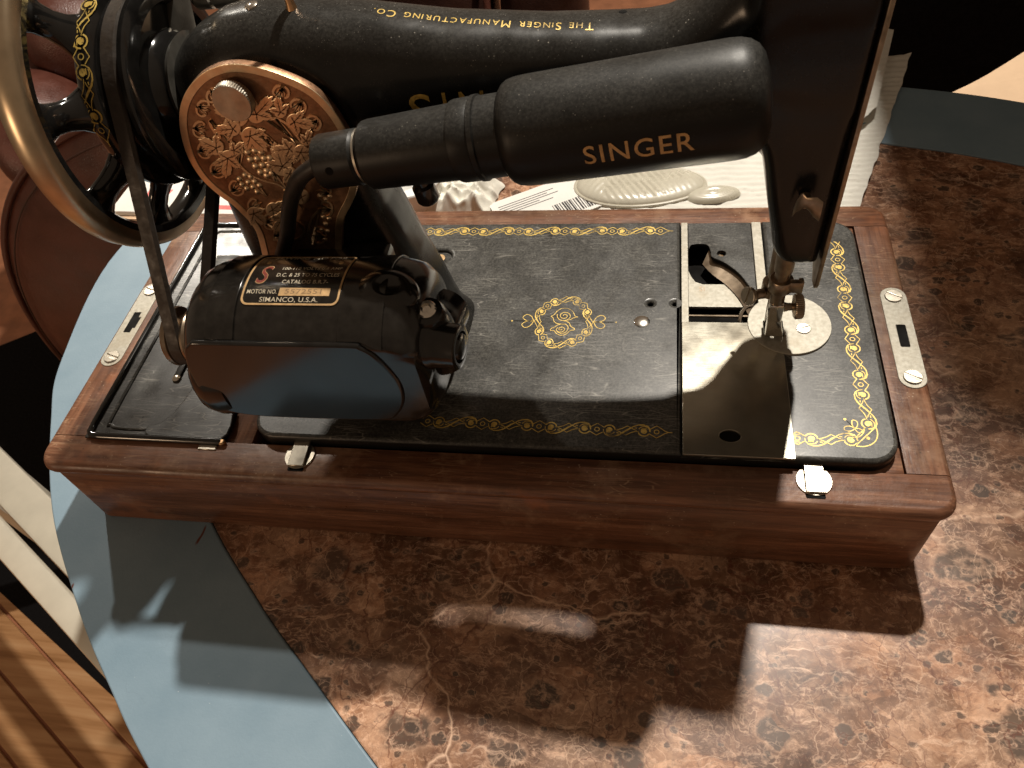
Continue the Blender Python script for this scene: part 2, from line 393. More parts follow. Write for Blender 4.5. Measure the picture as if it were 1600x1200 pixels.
def cut(VF, axis, step):
    """slice a flat mesh every step along an axis so it can follow a curved surface"""
    bm = bmesh.new(); vs = [bm.verts.new(v) for v in VF[0]]
    for f in VF[1]:
        try: bm.faces.new([vs[i] for i in f])
        except ValueError: pass
    lo = min(v[axis] for v in VF[0]); hi = max(v[axis] for v in VF[0]); k = math.floor(lo / step) + 1
    while k * step < hi:
        co = [0, 0, 0]; no = [0, 0, 0]; co[axis] = k * step; no[axis] = 1
        bmesh.ops.bisect_plane(bm, geom=bm.verts[:] + bm.edges[:] + bm.faces[:], dist=1e-4, plane_co=co, plane_no=no); k += 1
    bm.verts.index_update()
    out = [tuple(v.co) for v in bm.verts], [tuple(v.index for v in f.verts) for f in bm.faces]; bm.free()
    return out
def ribbon(paths, w):
    k_w = .86
    V, F = [], []
    for idx, item in enumerate(paths):
        pts, ww, cl = (item + (w, False))[:3] if isinstance(item, tuple) else (item, w, False)
        P = [Vector((p[0], p[1])) for p in pts]; m = len(P); k = len(V)
        for i, p in enumerate(P):
            t = (P[(i + 1) % m] - P[i - 1]) if cl else (P[min(i + 1, m - 1)] - P[max(i - 1, 0)])
            if t.length < 1e-6: t = Vector((1, 0))
            t.normalize(); nn = Vector((-t.y, t.x)); a = (ww[i] if isinstance(ww, list) else ww) / 2 * k_w
            V += [(*(p + nn * a), .006 * (idx % 14)), (*(p - nn * a), .006 * (idx % 14))]
        for i in range(m if cl else m - 1):
            j = (i + 1) % m; F.append((k + 2 * i, k + 2 * i + 1, k + 2 * j + 1, k + 2 * j))
    return V, F
def arc(cx, cy, r, a0, a1, n=14, ry=None):
    ry = ry or r
    return [(cx + r * cos(radians(a0 + (a1 - a0) * i / n)), cy + ry * sin(radians(a0 + (a1 - a0) * i / n))) for i in range(n + 1)]
def circ(cx, cy, r, n=28, ry=None): return arc(cx, cy, r, 0, 360, n, ry)[:-1]
def rrect(x0, y0, x1, y1, r, n=6):
    return arc(x1 - r, y1 - r, r, 0, 90, n) + arc(x0 + r, y1 - r, r, 90, 180, n) + arc(x0 + r, y0 + r, r, 180, 270, n) + arc(x1 - r, y0 + r, r, 270, 360, n)
def stadium(cx, cy, hw, hl, n=12):      # long along y
    return arc(cx, cy + hl - hw, hw, 0, 180, n) + arc(cx, cy - hl + hw, hw, 180, 360, n)
def screw(name, p, d, r, mat, parent, h=1.0, slot=.7, slotw=.16):
    """slotted screw head at p, facing d"""
    d_, u, w = frame(d); p = Vector(p); a = slot; u2 = u * cos(a) + w * sin(a); w2 = -u * sin(a) + w * cos(a)
    q = slotw * r; X = math.sqrt(r * r - q * q); t0 = math.asin(q / r)
    half = lambda sg: [(r * cos(t), sg * r * sin(t)) for t in (t0 + (pi - 2 * t0) * i / 12 for i in range(13))]
    f = lambda x, y, z: tuple(p + u2 * x + w2 * y + d_ * z)
    top = join(move(flat([half(1)], h * .6, .12 * r * .6), 0, 0, h * .4), move(flat([half(-1)], h * .6, .12 * r * .6), 0, 0, h * .4), flat([circ(0, 0, r * .96)], h * .4))
    return mk(name, xf(top, f), mat, parent)

# ------------------------------------------------------------------ floor and table
H = 57.45
ang = atan2(-181, 326); du = Vector((cos(ang), sin(ang), 0)); dv = Vector((-sin(ang), cos(ang), 0))
def floor_pt(a, b, z): p = Vector((-560, 90, 0)) + du * a + dv * b; return (p.x, p.y, z)
floor = mk('floor', ([floor_pt(a, b, -743) for a, b in ((-2600, -2600), (3800, -2600), (3800, 6200), (-2600, 6200))], [(0, 1, 2, 3)]), M['redfloor'], kind='structure')
for i in range(-10, 14):
    b0 = i * 58.0; off = random.uniform(-200, 200)
    base = [floor_pt(a, b, z) for z in (-742.5, -738) for a, b in ((-520, b0), (760, b0), (760, b0 + 53.5), (-520, b0 + 53.5))]
    mk('floorboard', bevelled((base, [(0, 3, 2, 1), (4, 5, 6, 7), (0, 1, 5, 4), (1, 2, 6, 5), (2, 3, 7, 6), (3, 0, 4, 7)]), 1.2, 1), M['oak'], floor)
mk('floor_shade', ([(-1400, 530, -737), (-746, 206, -737), (-429, 49, -737), (100, -214, -737), (300, 500, -737), (-100, 1400, -737), (-1400, 1400, -737)], [(0, 1, 2, 3, 4, 5)]), M['blackcloth_shade'], kind='structure')  # black sheet put in where the floor only lies in shade
TOP = [(-99, 224), (-87, 118), (-66, 66), (-29, 3), (20, -54), (57, -90), (92, -121), (200, -208), (350, -305), (550, -385), (750, -360), (890, -240),
       (940, -50), (890, 130), (780, 270), (680, 338), (580, 387), (507, 412), (400, 436), (220, 432), (50, 392), (-58, 318)]
outl = [p[:2] for p in spline([(x, y, 0) for x, y in TOP], 10, True)]
def inset(l, d):
    m = len(l); out = []
    for i in range(m):
        t = Vector(l[(i + 1) % m]) - Vector(l[i - 1]); t.normalize(); out.append((l[i][0] - t.y * d, l[i][1] + t.x * d))
    return out
inn = inset(outl, 77.5)
tb = empty('table', (420, 20, -740), 'low oval table with blue painted border around a brown marble top', 'table')
mk('painted_border', move(flat([outl, inn], 24, .9, 2), 0, 0, -24), M['blue'], tb)
mk('marble_inlay', move(flat([inset(outl, 77.7)], 20, .8, 1), 0, 0, -20.6), M['marble'], tb)
for k, (x, y) in enumerate(((60, 250), (300, -190), (780, 120), (560, 300))):
    mk('leg', lathe((x, y, -738), (0, 0, 1), [(0, 18), (300, 22), (640, 30), (714, 34)], 16), M['blue'], tb)

# ------------------------------------------------------------------ wooden carrying base
wb = empty('wooden_base', (220, 100, 0), 'worn dark walnut base tray carrying the black sewing machine', 'machine base')
prof = [(0, 3.2), (1.5, 2.2), (48.6, 2.2), (49.6, 3.2), (50.6, 1.6), (51.6, .5), (53.2, .1), (54.8, .5), (56.2, 1.3), (57.1, 2.3), (57.45, 3.3)]
def rail(front):
    rings = []
    for z, d in prof:
        r = 11 - d * .6
        l = [(d, 19.6)] + arc(d + r, d + r, r, 180, 270, 10) + arc(440 - d - r, d + r, r, 270, 360, 10) + [(440 - d, 19.6)]
        l = l + [(419, 19.6), (419, 20.2), (22.5, 20.2), (22.5, 19.6)] if False else l
        rings.append([(x, y if front else 201 - y, z) for x, y in l])
    return loft(rings)
mk('front_rail', rail(True), M['wx'], wb, sharp=50)
mk('back_rail', rail(False), M['wx'], wb, sharp=50)
def endpiece(right):
    rings = []
    for z, d in prof:
        l = [(421, 20.0), (440 - d, 20.0), (440 - d, 181.0), (421, 181.0)] if right else [(21.6, 20.0), (d, 20.0), (d, 181.0), (21.6, 181.0)]
        rings.append([(x, y, z) for x, y in l])
    return loft(rings)
mk('end_rail', endpiece(True), M['wy'], wb, sharp=50)
mk('end_rail', endpiece(False), M['wy'], wb, sharp=50)
mk('bottom_board', box(22, 20, 4, 420.6, 181, 9), M['wx'], wb)
mk('partition', box(99.5, 20.3, 9, 114, 180.6, 55.6, .6), M['wy'], wb)
mk('corner_block', box(401, 20.3, 9, 420.5, 34, 56.4, .5), M['wx'], wb)
mk('corner_block', box(401, 166, 9, 420.5, 180.7, 56.4, .5), M['wx'], wb)
def lockplate(cx, cy, slot, nm):
    pl = mk(nm, move(flat([stadium(cx, cy, 6.3, 33), slot], 1.4, .3), 0, 0, H - .9), M['nplate'], wb)
    mk('keyhole_floor', move(flat([[(x * 1.02 - cx * .02, y) for x, y in slot]], .3), 0, 0, H + .03), M['void'], pl)  # dark patch over the wood for the shade in the slot
    return pl
rp = lockplate(432.6, 99.5, rrect(430.6, 92, 434.9, 106.5, .6, 2), 'lock_plate')
for y in (126, 73): screw('screw', (432.6, y, H + .5), (0, 0, 1), 4.3, M['nickel'], rp, .7, .55)
lp = lockplate(9.6, 99.5, [(7.2, 92), (11.6, 92), (11.6, 95.5), (13.2, 95.5), (13.2, 104), (11.6, 104), (11.6, 108), (7.2, 108)], 'lock_plate')
for y in (126, 73): screw('screw', (9.6, y, H + .5), (0, 0, 1), 4.3, M['nickel'], lp, .7, .3)
for x, mt in ((382.4, 'nickel'), (143.2, 'iron')):
    dsc = mk('hinge_disc', move(flat([circ(x, 13.9, 7.6)], 1.0, .25), 0, 0, H - .3), M['nickel'], wb)
    mk('hinge_tab', bevelled(join(([(x - 4.1, 7.2, H + .75), (x + 4.1, 7.2, H + .75), (x + 4.1, 22, H + 1.6), (x - 4.1, 22, H + 1.6),
                              (x - 4.1, 7.2, H + 1.9), (x + 4.1, 7.2, H + 1.9), (x + 4.1, 22, H + 2.8), (x - 4.1, 22, H + 2.8)],
                             [(0, 3, 2, 1), (4, 5, 6, 7), (0, 1, 5, 4), (1, 2, 6, 5), (2, 3, 7, 6), (3, 0, 4, 7)])), .3, 1), M['nickel'], dsc)
    mk('hinge_pocket', move(flat([rrect(x - 4.0, 5.2, x + 4.0, 7.3, .6, 2)], .5), 0, 0, H - .25), M['void'], dsc)
# pressed tin lid over the left compartment
tin = mk('tin_lid', move(flat([[(21.9, 18.2), (99, 18.2), (99, 40), (92, 40.5), (88, 44), (82, 47), (80, 52), (84, 56), (99, 58), (99, 185.6), (21.9, 185.6)]], 1.2, .3), 0, 0, H + .1), M['tin'], wb)
mk('rolled_edge', tube([(99, 19.3, H + 1.2), (60, 19.3, H + 1.3), (30, 19.3, H + 1.4), (25.5, 19.6, H + 1.5), (23.9, 21.5, H + 1.6), (23.6, 26, H + 1.6), (23.6, 100, H + 1.6), (23.6, 180, H + 1.6), (24.6, 184, H + 1.6), (28, 185.2, H + 1.5), (99, 185.2, H + 1.4)], 1.9, 12), M['gloss'], tin)
mk('pressed_ridge', tube(spline([(98, 24.5, H + .9), (60, 24.5, H + 1), (40, 24.6, H + 1), (33.5, 26.5, H + 1), (31.6, 33, H + 1), (31.6, 100, H + 1), (31.6, 170, H + 1), (34, 178, H + 1), (42, 179, H + 1), (98, 179, H + .9)], 4), 1.15, 8), M['tin'], tin)
pan = [(98.6, 19.5), (98.6, 39.5), (91.5, 40), (87.5, 43.5), (81.5, 46.5), (79.3, 51), (74, 58), (70, 52), (68, 43), (65, 34), (60.5, 28.3), (55, 26), (60, 20)]
mk('pressed_corner', move(flat([[p[:2] for p in spline([(x, y, 0) for x, y in pan], 4, True)]], 1.5, .7, 2), 0, 0, H + .6), M['tin'], tin)
mk('bolt', lathe((86.5, 46.5, H - 2), (0, 0, 1), [(0, 3.2), (3.5, 3.2), (4.2, 2.4)], 20), M['iron'], tin)
mk('spring_clip', bevelled(box(55.5, 57.5, H + 1.2, 59.5, 84, H + 2.6), .5, 2), M['tin'], tin)
mk('clip_end', lathe((57.5, 58.2, H + 1.4), (0, 0, 1), [(0, 2.4), (.9, 2.4), (1.5, 1.6)], 18), M['chrome'], tin)
mk('raised_bracket', bevelled(box(46, 108, H + 1.2, 62, 152, H + 6.5), 1.6, 3), M['tin'], tin)
mk('catch', bevelled(box(87.5, 14.6, H - .2, 97.5, 17.6, H + .6), .3, 1), M['nickel'], wb)
mk('catch_pin', lathe((99.8, 18.8, H - 1), (0, 0, 1), [(0, 1.8), (2.6, 1.8), (3.3, 1.1)], 14), M['copper'], wb)

# ------------------------------------------------------------------ sewing machine
sm = empty('sewing_machine', (268, 100, 58), 'black cast iron portable sewing machine with gold scrollwork seen from behind', 'sewing machine')
BZ = 63.5
chan = [(326, 16), (370.4, 16), (370.4, 179.0), (326, 179.0)]
def bedloop():
    o = rrect(115.5, 20.8, 418.5, 179.6, 13, 8)
    return o
# bed: two castings' worth of plate either side of the slide channel joined by the rear bridge
left = [(326, 20.8), (326, 179.6), (126.5, 179.6)] + arc(126.5, 168.6, 11, 90, 180, 8)[1:] + arc(128.5, 33.8, 13, 180, 270, 8)
right = [(370.4, 20.8)] + arc(405.5, 33.8, 13, 270, 360, 8) + arc(405.5, 166.6, 13, 0, 90, 8) + [(370.4, 179.6)]
oval = stadium(0, 0, 5.2, 11.5)
oval = [(184 + y, 150.8 - x) for x, y in oval]
holes = [circ(310.3, 114.2, 1.25, 14), circ(323, 114.4, 1.25, 14)]
bed = mk('bed', join(move(flat([left, oval] + holes, 10, 2.2, 3), 0, 0, BZ - 10), move(flat([right], 10, 2.2, 3), 0, 0, BZ - 10), box(325.6, 20.6, 53.6, 370.8, 26, 61.0), box(325.6, 168, 53.6, 370.8, 179.3, 61.0)), M['bed'], sm)
mk('oval_floor', move(flat([[(184 + y * 1.0, 150.8 - x * 1.0) for x, y in stadium(0, 0, 5.1, 11.3)]], .4), 0, 0, BZ - 2.6), M['tin'], bed)
mk('serial_tab', move(flat([[(183 + y, 150.4 - x) for x, y in stadium(0, 0, 3.1, 8.5)]], .8, .2), 0, 0, BZ - 2.1), M['tan'], bed)
mk('rivet', lathe((306.2, 100.9, BZ - .2), (0, 0, 1), [(0, 4.1), (.3, 4.1), (.7, 3.2), (.95, 1.8), (1.05, .2)], 26), M['chrome'], bed)
# slide channel
mk('guide_strip', box(326.3, 22, 60, 329.9, 178.8, BZ - .4, .2, 1), M['nplate'], sm)
mk('guide_strip', box(364.9, 22, 60, 370.0, 178.8, BZ - .4, .2, 1), M['nplate'], sm)
void = spline([(330.6, 157, 0), (332.5, 160.5, 0), (340, 160.5, 0), (342, 155, 0), (342.6, 150.5, 0), (349, 146, 0), (356, 138, 0), (361, 128, 0), (364.5, 119, 0)], 5)
void = [(x, y) for x, y, z in void] + [(364.5, 101), (330.3, 101), (330.3, 150)]
cover = [(330.1, 178.7), (330.1, 157)] + void[1:-3] + [(364.7, 118), (364.7, 178.7)]
mk('channel_plate', move(flat([cover, circ(347.9, 153.3, 2.3, 18)], 2.2, .35), 0, 0, BZ - 2.9), M['bed'], sm)
mk('brass_pin', lathe((347.9, 153.3, 58.5), (0, 0, 1), [(0, 2.2), (1.6, 2.2), (2.0, 1.4)], 18), M['copper'], sm)
mk('shuttle_race_floor', box(330, 30, 50, 364.9, 178, 51), M['void'], sm)
floorp = [(330.2, 147), (332.2, 141), (334.2, 137.4), (338, 135.6), (364.6, 135.6), (364.6, 118.6), (330.2, 118.6)]
mk('race_bracket', move(flat([floorp], 2, .3), 0, 0, 54.6), M['nplate'], sm)
band = spline([(341, 160, 0), (346, 152, 0), (353, 144, 0), (359, 134, 0), (363.5, 122, 0)], 6)
V = []; F = []
for x, y, z in band: V += [(x + 1.4, y + 1, 60.8), (x - 3.0, y - 9.5, 57.3)]
for i in range(len(band) - 1): F.append((2 * i, 2 * i + 1, 2 * i + 3, 2 * i + 2))
mk('race_wall', join((V, F), ([(x + .5, y + .8, z) for x, y, z in V], [q[::-1] for q in F])), M['iron'], sm)
mk('race_rod', tube([(330.2, 112.5, 56), (364, 112.5, 56)], .75, 8), M['iron'], sm)
mk('race_shelf', rr := box(330.2, 104.5, 53, 364.6, 105.2, 56, .2, 1), M['iron'], sm)
loopw = spline([(355, 101.5, 60), (355.8, 107, 62.5), (358.6, 112, 63), (362.5, 113.5, 62.5), (365, 111, 62)], 6)
mk('shuttle_loop', tube(loopw, 1.0, 8), M['chrome'], sm)
t = text('SI', 4.6, .02)
mk('stamped_lettering', xf(t, lambda x, y, z: (337.5 + x, 131.6 + y * 1.1, 56.72)), M['iron'], sm)
# front slide plate
sl = mk('slide_plate', move(flat([rrect(326.3, 20.4, 374.6, 100.6, .6, 2), circ(347.2, 31.2, 4.7, 30, 3.3)], 1.3, .22), 0, 0, BZ - .55), M['steel'], sm)
mk('thumb_hollow', move(flat([circ(347.2, 31.2, 4.7, 30, 3.3)], .2), 0, 0, BZ - .5), M['void'], sl)
# round needle plate
feed = [(366.2, 91.2), (375.6, 91.2), (375.6, 97.6), (366.2, 97.6)]
npl = mk('needle_plate', move(flat([circ(378.4, 100.0, 19.9, 80), feed], 1.7, .22), 0, 0, BZ - .5), M['nplate'], sm)
mk('feed_pit', box(366, 91, BZ - .46, 375.8, 97.8, BZ - .3), M['void'], npl)
for x0, x1 in ((366.9, 370.2), (372.3, 375.1)):
    mk('feed_dog', join(*[box(x0, 91.9 + 1.35 * k, BZ - .3, x1, 92.7 + 1.35 * k, BZ + .4, .12, 1) for k in range(4)]), M['iron'], npl)
mk('feed_bridge', box(370.4, 91.25, BZ + .2, 372.1, 97.55, BZ + 1.18), M['nplate'], npl)
screw('screw', (384.8, 96.6, BZ + .9), (0, 0, 1), 3.5, M['nickel'], npl, .8, -.35)

# gold transfers on the bed ------------------------------------------------
GZ = BZ + .06
def unit_paths():
    half = [(arc(6, 0, 2.75, 150, 15, 10), .75, False), (arc(6, 0, 2.75, 335, 240, 8), .5, False),
            ([(3.1, .3), (3.3, -1.3), (4.3, -2.9), (6.2, -3.7), (8.6, -3.6), (10.8, -2.7), (12.8, -1.1), (14.6, .4), (16.4, 1.6)], [.4, .5, .6, .65, .75, .95, 1.05, 1.0, .6], False),
            ([(8.3, .1), (10.3, .4), (12.2, 1.1), (14.6, 2.7), (16.6, 1.5), (18.2, .6), (19.2, .3)], [.35, .45, .5, .5, .5, .45, .35], False),
            ([(9.4, -1.6), (10.6, -1.7)], .55, False), ([(4.4, -1.5), (6.8, -1.65)], .45, False)]
    hexa = [([(-2.9, 1.5), (-1.4, 2.5), (0, 3.5), (1.5, 2.6), (3.6, 1.2)], .5, False), ([(2.9, -1.5), (1.4, -2.5), (0, -3.5), (-1.5, -2.6), (-3.6, -1.2)], .5, False), (circ(0, 0, 1.15, 16), .5, True)]
    return half, hexa
def rot14(p): return [(28.6 - x, -y) for x, y in p]
def blob(cx, cy, sg):
    return [(cx + 1.55 * cos(a), cy + sg * (1.5 * sin(a) - .3 + (.45 * cos(a) if sin(a) < 0 else 0))) for a in (2 * pi * i / 16 for i in range(16))]
def fan(l): return [(x, y, .095) for x, y in l], [tuple(range(len(l)))]
def scroll(n, sc, start_cap=True, end_cap=True):
    half, hexa = unit_paths(); P = []; B = []
    for k in range(n):
        o = 28.6 * k; sh = lambda l: [(x + o, y) for x, y in l]
        for l, w, c in half: P.append((sh(l), w, c)); P.append((sh(rot14(l)), w[::-1] if isinstance(w, list) else w, c))
        for l, w, c in hexa: P.append((sh(l), w, c))
        B += [fan(sh(blob(6, .25, 1))), fan(sh(blob(22.6, -.25, -1)))]
    o = 28.6 * n
    if end_cap:
        P += [([(o - 2.9, 1.5), (o, 3.5), (o + 2, 2.2), (o + 3.9, .7), (o + 5.6, 0), (o + 7.4, 0)], .5, False), ([(o - 3.6, -1.2), (o, -3.5), (o + 2, -2.2), (o + 3.9, -.7), (o + 5.6, 0)], .5, False), (circ(o, 0, 1.15, 16), .5, True)]
    VF = join(ribbon(P, .5), *B)
    return cut(xf(VF, lambda x, y, z: (x * sc, y * sc, z)), 0, 2.0)
def place(VF, x0, y0, ang, z=GZ, flip=1):
    c, s_ = cos(radians(ang)), sin(radians(ang))
    return xf(VF, lambda x, y, zz: (x0 + x * c - flip * y * s_, y0 + x * s_ + flip * y * c, z + zz))
SCL = .955
mk('gold_border', place(scroll(4, SCL), 205.5, 33.4, -.6), M['gold'], bed, False)
mk('gold_border', place(scroll(5, SCL), 178.2, 172.0, -.35), M['gold'], bed, False)
def only(VF, test):
    return VF[0], [f for f in VF[1] if all(test(VF[0][i]) for i in f)]
mk('gold_border', only(place(scroll(5, .98, end_cap=False), 407.2, 175.4, -90.1), lambda p: p[1] < 163), M['gold'], bed, False)
lower = scroll(1, .99, end_cap=False)
mk('gold_border', place(join(lower, ribbon([([(-6.6, 0), (-5.0, 0), (-3.5, .7), (0, 3.3), (1.4, 2.4)], .48), ([(-5.0, 0), (-3.5, -.7), (0, -3.3), (1.4, -2.4)], .48)], .48)), 376.2, 31.9, 0), M['gold'], bed, False)
sp = lambda l: [p[:2] for p in spline([(x, y, 0) for x, y in l], 5)]
corner = ribbon([(sp([(400.6, 33.2), (402.6, 34.2), (404.4, 36.2), (405.2, 38.6)]), .5), (sp([(400.0, 29.0), (403.4, 28.9), (406.8, 30.2), (409.2, 32.8), (410.2, 36.4), (410.0, 39.6)]), .6), (circ(405.9, 33.4, .5, 10), .7, True),
                 (sp([(401.2, 38.2), (399.0, 36.8), (396.6, 37.4), (397.2, 39.2), (399.6, 39.4), (401.2, 38.2)]), .5), (sp([(401.2, 38.2), (400.2, 40.2), (400.6, 42.8), (402.4, 42.2), (402.4, 40.0), (401.2, 38.2)]), .5), (sp([(401.2, 38.2), (402.6, 38.4), (404.2, 37.4), (403.4, 36.0), (401.8, 36.6), (401.2, 38.2)]), .45),
                 ([(401.2, 38.2), (398.2, 42.4)], .45), (circ(397.5, 43.2, .4, 8), .6, True)], .5)
mk('gold_corner', xf(corner, lambda x, y, z: (x, y, GZ + z)), M['gold'], bed, False)
# oval medallion with the ornamental S
R0 = 13.2; k_ = 2 * pi * R0 / (4 * 28.6)
def ringmap(x, y, z):
    a = x * k_ / R0 + pi / 4; r = R0 - y * k_ * .95
    return (265.6 + r * cos(a) * 1.03, 100.0 + r * sin(a) * 1.22, GZ + z)
mk('gold_medallion', xf(cut(scroll(4, 1.0, end_cap=False), 0, 1.0), ringmap), M['gold'], bed, False)
def mc(pts): return [(265.5 + .0285 * (x - 514), 100 - .054 * (y - 618)) for x, y in pts]
def spiral(cx, cy, r0, r1, a0, turns, asp=.5, n=46):
    return [(cx + (r0 + (r1 - r0) * i / n) * cos(radians(a0) + turns * 2 * pi * i / n), cy + asp * (r0 + (r1 - r0) * i / n) * sin(radians(a0) + turns * 2 * pi * i / n)) for i in range(n + 1)]
S1 = [spiral(525, 540, 22, 140, 180, 2.05), [(275, 550), (330, 525), (390, 470), (470, 440), (560, 440), (640, 462), (690, 500), (720, 540), (770, 552), (700, 565), (650, 585), (570, 600), (480, 600), (420, 580), (390, 545)],
      [(275, 550), (318, 570), (345, 615), (400, 640), (480, 650), (560, 650), (610, 680), (615, 715), (580, 755), (510, 770), (440, 755), (405, 722), (430, 695)],
      [(480, 600), (560, 610), (630, 635), (665, 680), (735, 705), (728, 725), (665, 730), (600, 775), (510, 795), (420, 775), (365, 735), (300, 735), (312, 708), (370, 690), (420, 660), (480, 650)], spiral(492, 715, 14, 85, 0, 1.4)]
mk('gold_monogram', xf(ribbon([[p[:2] for p in spline([(x, y, 0) for x, y in mc(l)], 3)] for l in S1], .42), lambda x, y, z: (x, y, GZ + z)), M['gold'], bed, False)
fin = []
for sg in (1, -1):
    q = lambda l: [(265.6 + sg * x, 100.2 + y) for x, y in l]
    fin += [(q(spline([(15.8, .2, 0), (17.5, 3.6, 0), (20.2, 4.6, 0), (21.8, 2.4, 0), (19.5, .3, 0), (16, -.2, 0)], 5)[:] and [p[:2] for p in spline([(15.8, .2, 0), (17.5, 3.6, 0), (20.2, 4.6, 0), (21.8, 2.4, 0), (19.5, .3, 0), (16, -.2, 0)], 5)]), .5),
            (q([p[:2] for p in spline([(15.8, -.2, 0), (17.5, -3.6, 0), (20.2, -4.6, 0), (21.8, -2.4, 0), (19.5, -.3, 0), (16, .2, 0)], 5)]), .5),
            (q([(16, 0), (26.2, 0)]), .5), (q([(23.4, -1.3), (23.4, 1.3)]), .5), (q(circ(27.4, 0, .3, 8)), .5, True)]
    mk('gold_finial', xf(ribbon(fin, .5), lambda x, y, z: (x, y, GZ + z)), M['gold'], bed, False); fin = []

# arm, pillar and head: one casting ---------------------------------------
def sq(a, b, e, n=40):
    out = []
    for i in range(n):
        t_ = 2 * pi * i / n; c, s_ = cos(t_), sin(t_)
        out.append((a * math.copysign(abs(c) ** (2 / e), c), b * math.copysign(abs(s_) ** (2 / e), s_)))
    return out
YC = 100
arm_s = [(119.5, 207, 160, 13), (120.5, 213, 152, 17), (123, 219, 146, 19.5), (128, 224, 142, 21), (136, 229, 142, 21.8), (148, 234, 146, 22), (163, 236.2, 152, 22), (180, 235, 160, 21.8), (202, 232, 168, 21), (235, 226.4, 180, 19.6),
         (270, 223.2, 184, 18.6), (296, 222.4, 184.5, 18.4), (306, 222.3, 184, 18.5), (314, 223.4, 183, 18.8), (320, 226.2, 182, 19.2), (328, 233, 180, 19.8), (338, 245, 176, 20.6), (352, 260, 168, 21), (366, 266, 160, 21), (379, 266.5, 160, 21)]
arm = loft([[(x, YC + u, (zt + zb) / 2 + w) for u, w in sq(hw, (zt - zb) / 2, 2.5)] for x, zt, zb, hw in arm_s])
pil_s = [(61, 108, 219, 25), (64.5, 109.5, 216, 24), (70, 111.5, 212, 23.2), (80, 113.5, 209.4, 22.6), (97, 115.5, 206, 22), (116, 116.5, 200.4, 22), (132, 117, 197.3, 22), (149, 118, 193, 22), (170, 119.5, 191, 22), (200, 121, 190, 21.6), (214, 125, 184, 20)]
pillar = loft([[((l + r) / 2 + u, YC + v, z) for u, v in sq((r - l) / 2, hw, 3.6)] for z, l, r, hw in pil_s])
headp = spline([(336, 186, 0), (343, 184.5, 0), (348, 180, 0), (351, 172, 0), (354.5, 155, 0), (358, 140, 0), (360.5, 129, 0), (364, 123.5, 0), (368, 121.5, 0)], 4)
headp = [(x, z) for x, z, _ in headp] + [(379.3, 121.5), (379.3, 272), (349, 270), (338, 246)]
head = xf(flat([headp], 41, 5, 4), lambda x, y, z: (x, YC - 20.5 + z, y))
foot = lathe((203, 84, 84), (0, -1, 0), [(0, 15), (18, 14), (24, 12.5), (27, 9)], 28)
foot2 = lathe((207, 72, 60), (0, 0, 1), [(0, 9), (4, 7.5), (18, 6.5), (26, 5)], 24)
body_src = join(arm, pillar, head, foot, foot2)
tmp = bpy.data.meshes.new('casting'); tmp.from_pydata(body_src[0], [], body_src[1])
bm = bmesh.new(); bm.from_mesh(tmp); bmesh.ops.recalc_face_normals(bm, faces=bm.faces); bm.to_mesh(tmp); bm.free()
to = bpy.data.objects.new('casting', tmp); COL.objects.link(to)
r_ = to.modifiers.new('r', 'REMESH'); r_.mode = 'VOXEL'; r_.voxel_size = 1.05
s_m = to.modifiers.new('s', 'SMOOTH'); s_m.factor = .5; s_m.iterations = 14
bpy.context.view_layer.update()
me = bpy.data.meshes.new_from_object(to.evaluated_get(bpy.context.evaluated_depsgraph_get()))
BODY = [tuple(v.co) for v in me.vertices], [tuple(p.vertices) for p in me.polygons]
bpy.data.objects.remove(to); bpy.data.meshes.remove(tmp); bpy.data.meshes.remove(me)
body = mk('arm_casting', BODY, M['lacq'], sm, sharp=70)
BVH = BVHTree.FromPolygons([Vector(v) for v in BODY[0]], BODY[1])
def onto(VF, src, d, lift=.12):
    """lay flat lettering on the casting by casting each vertex along d"""
    d = Vector(d).normalized(); V = []
    for v in VF[0]:
        p = Vector(src(*v)); h = BVH.ray_cast(p - d * 60, d)
        V.append(tuple((h[0] if h[0] is not None else p) - d * lift))
    return V, VF[1]
tt = cut(cut(text('T', 5.4, .012), 0, 1.5), 1, 1.2)
def smallcaps(words, big, small, sp=1.12):
    """words in capitals whose first letter stands taller"""
    parts = []; x = 0.0
    for wd in words:
        for i, ch in enumerate(wd):
            g = text(ch, big if i == 0 else small, 0.0, align='LEFT')
            if not g[0]: continue
            w_ = max(v[0] for v in g[0]); b_ = 0.0 if i == 0 else -(big - small) * .36
            parts.append(move(g, x, b_)); x += w_ * sp + small * .10
        x += small * .55
    VF = join(*parts); return xf(VF, lambda a, b, c: (a - x / 2, b, c)), x
cap, wid = smallcaps(['THE', 'SINGER', 'MANUFACTURING', 'CO.'], 5.6, 4.3)
sx = 82.5 / wid
cap = cut(cut(cap, 0, 2.0), 1, 1.2)
mk('gold_lettering', onto(cap, lambda x, y, z: (246.6 - x * sx, 96.6 + x * sx * .048 - y * 1.06, 226), (0, .12, -1)), M['gold'], body, False)
letters = []
for ch, x0, x1 in (('S', 219.2, 227.8), ('I', 232.2, 233.5), ('N', 238.6, 247.8), ('G', 252.4, 261.6), ('E', 266.2, 273.6), ('R', 278.0, 286.6)):
    g = text(ch, 16, -.012); xa = min(v[0] for v in g[0]); xb = max(v[0] for v in g[0]); ya = min(v[1] for v in g[0]); yb = max(v[1] for v in g[0])
    letters.append(xf(g, lambda x, y, z: (x0 + (x - xa) / (xb - xa) * (x1 - x0), (y - ya) / (yb - ya) * 14.5, 0)))
big = cut(cut(join(*letters), 0, 2.5), 1, 1.5)
mk('gold_lettering', onto(big, lambda x, y, z: (x, 80, 193.4 + y), (0, 1, -.12)), M['gold'], body, False)
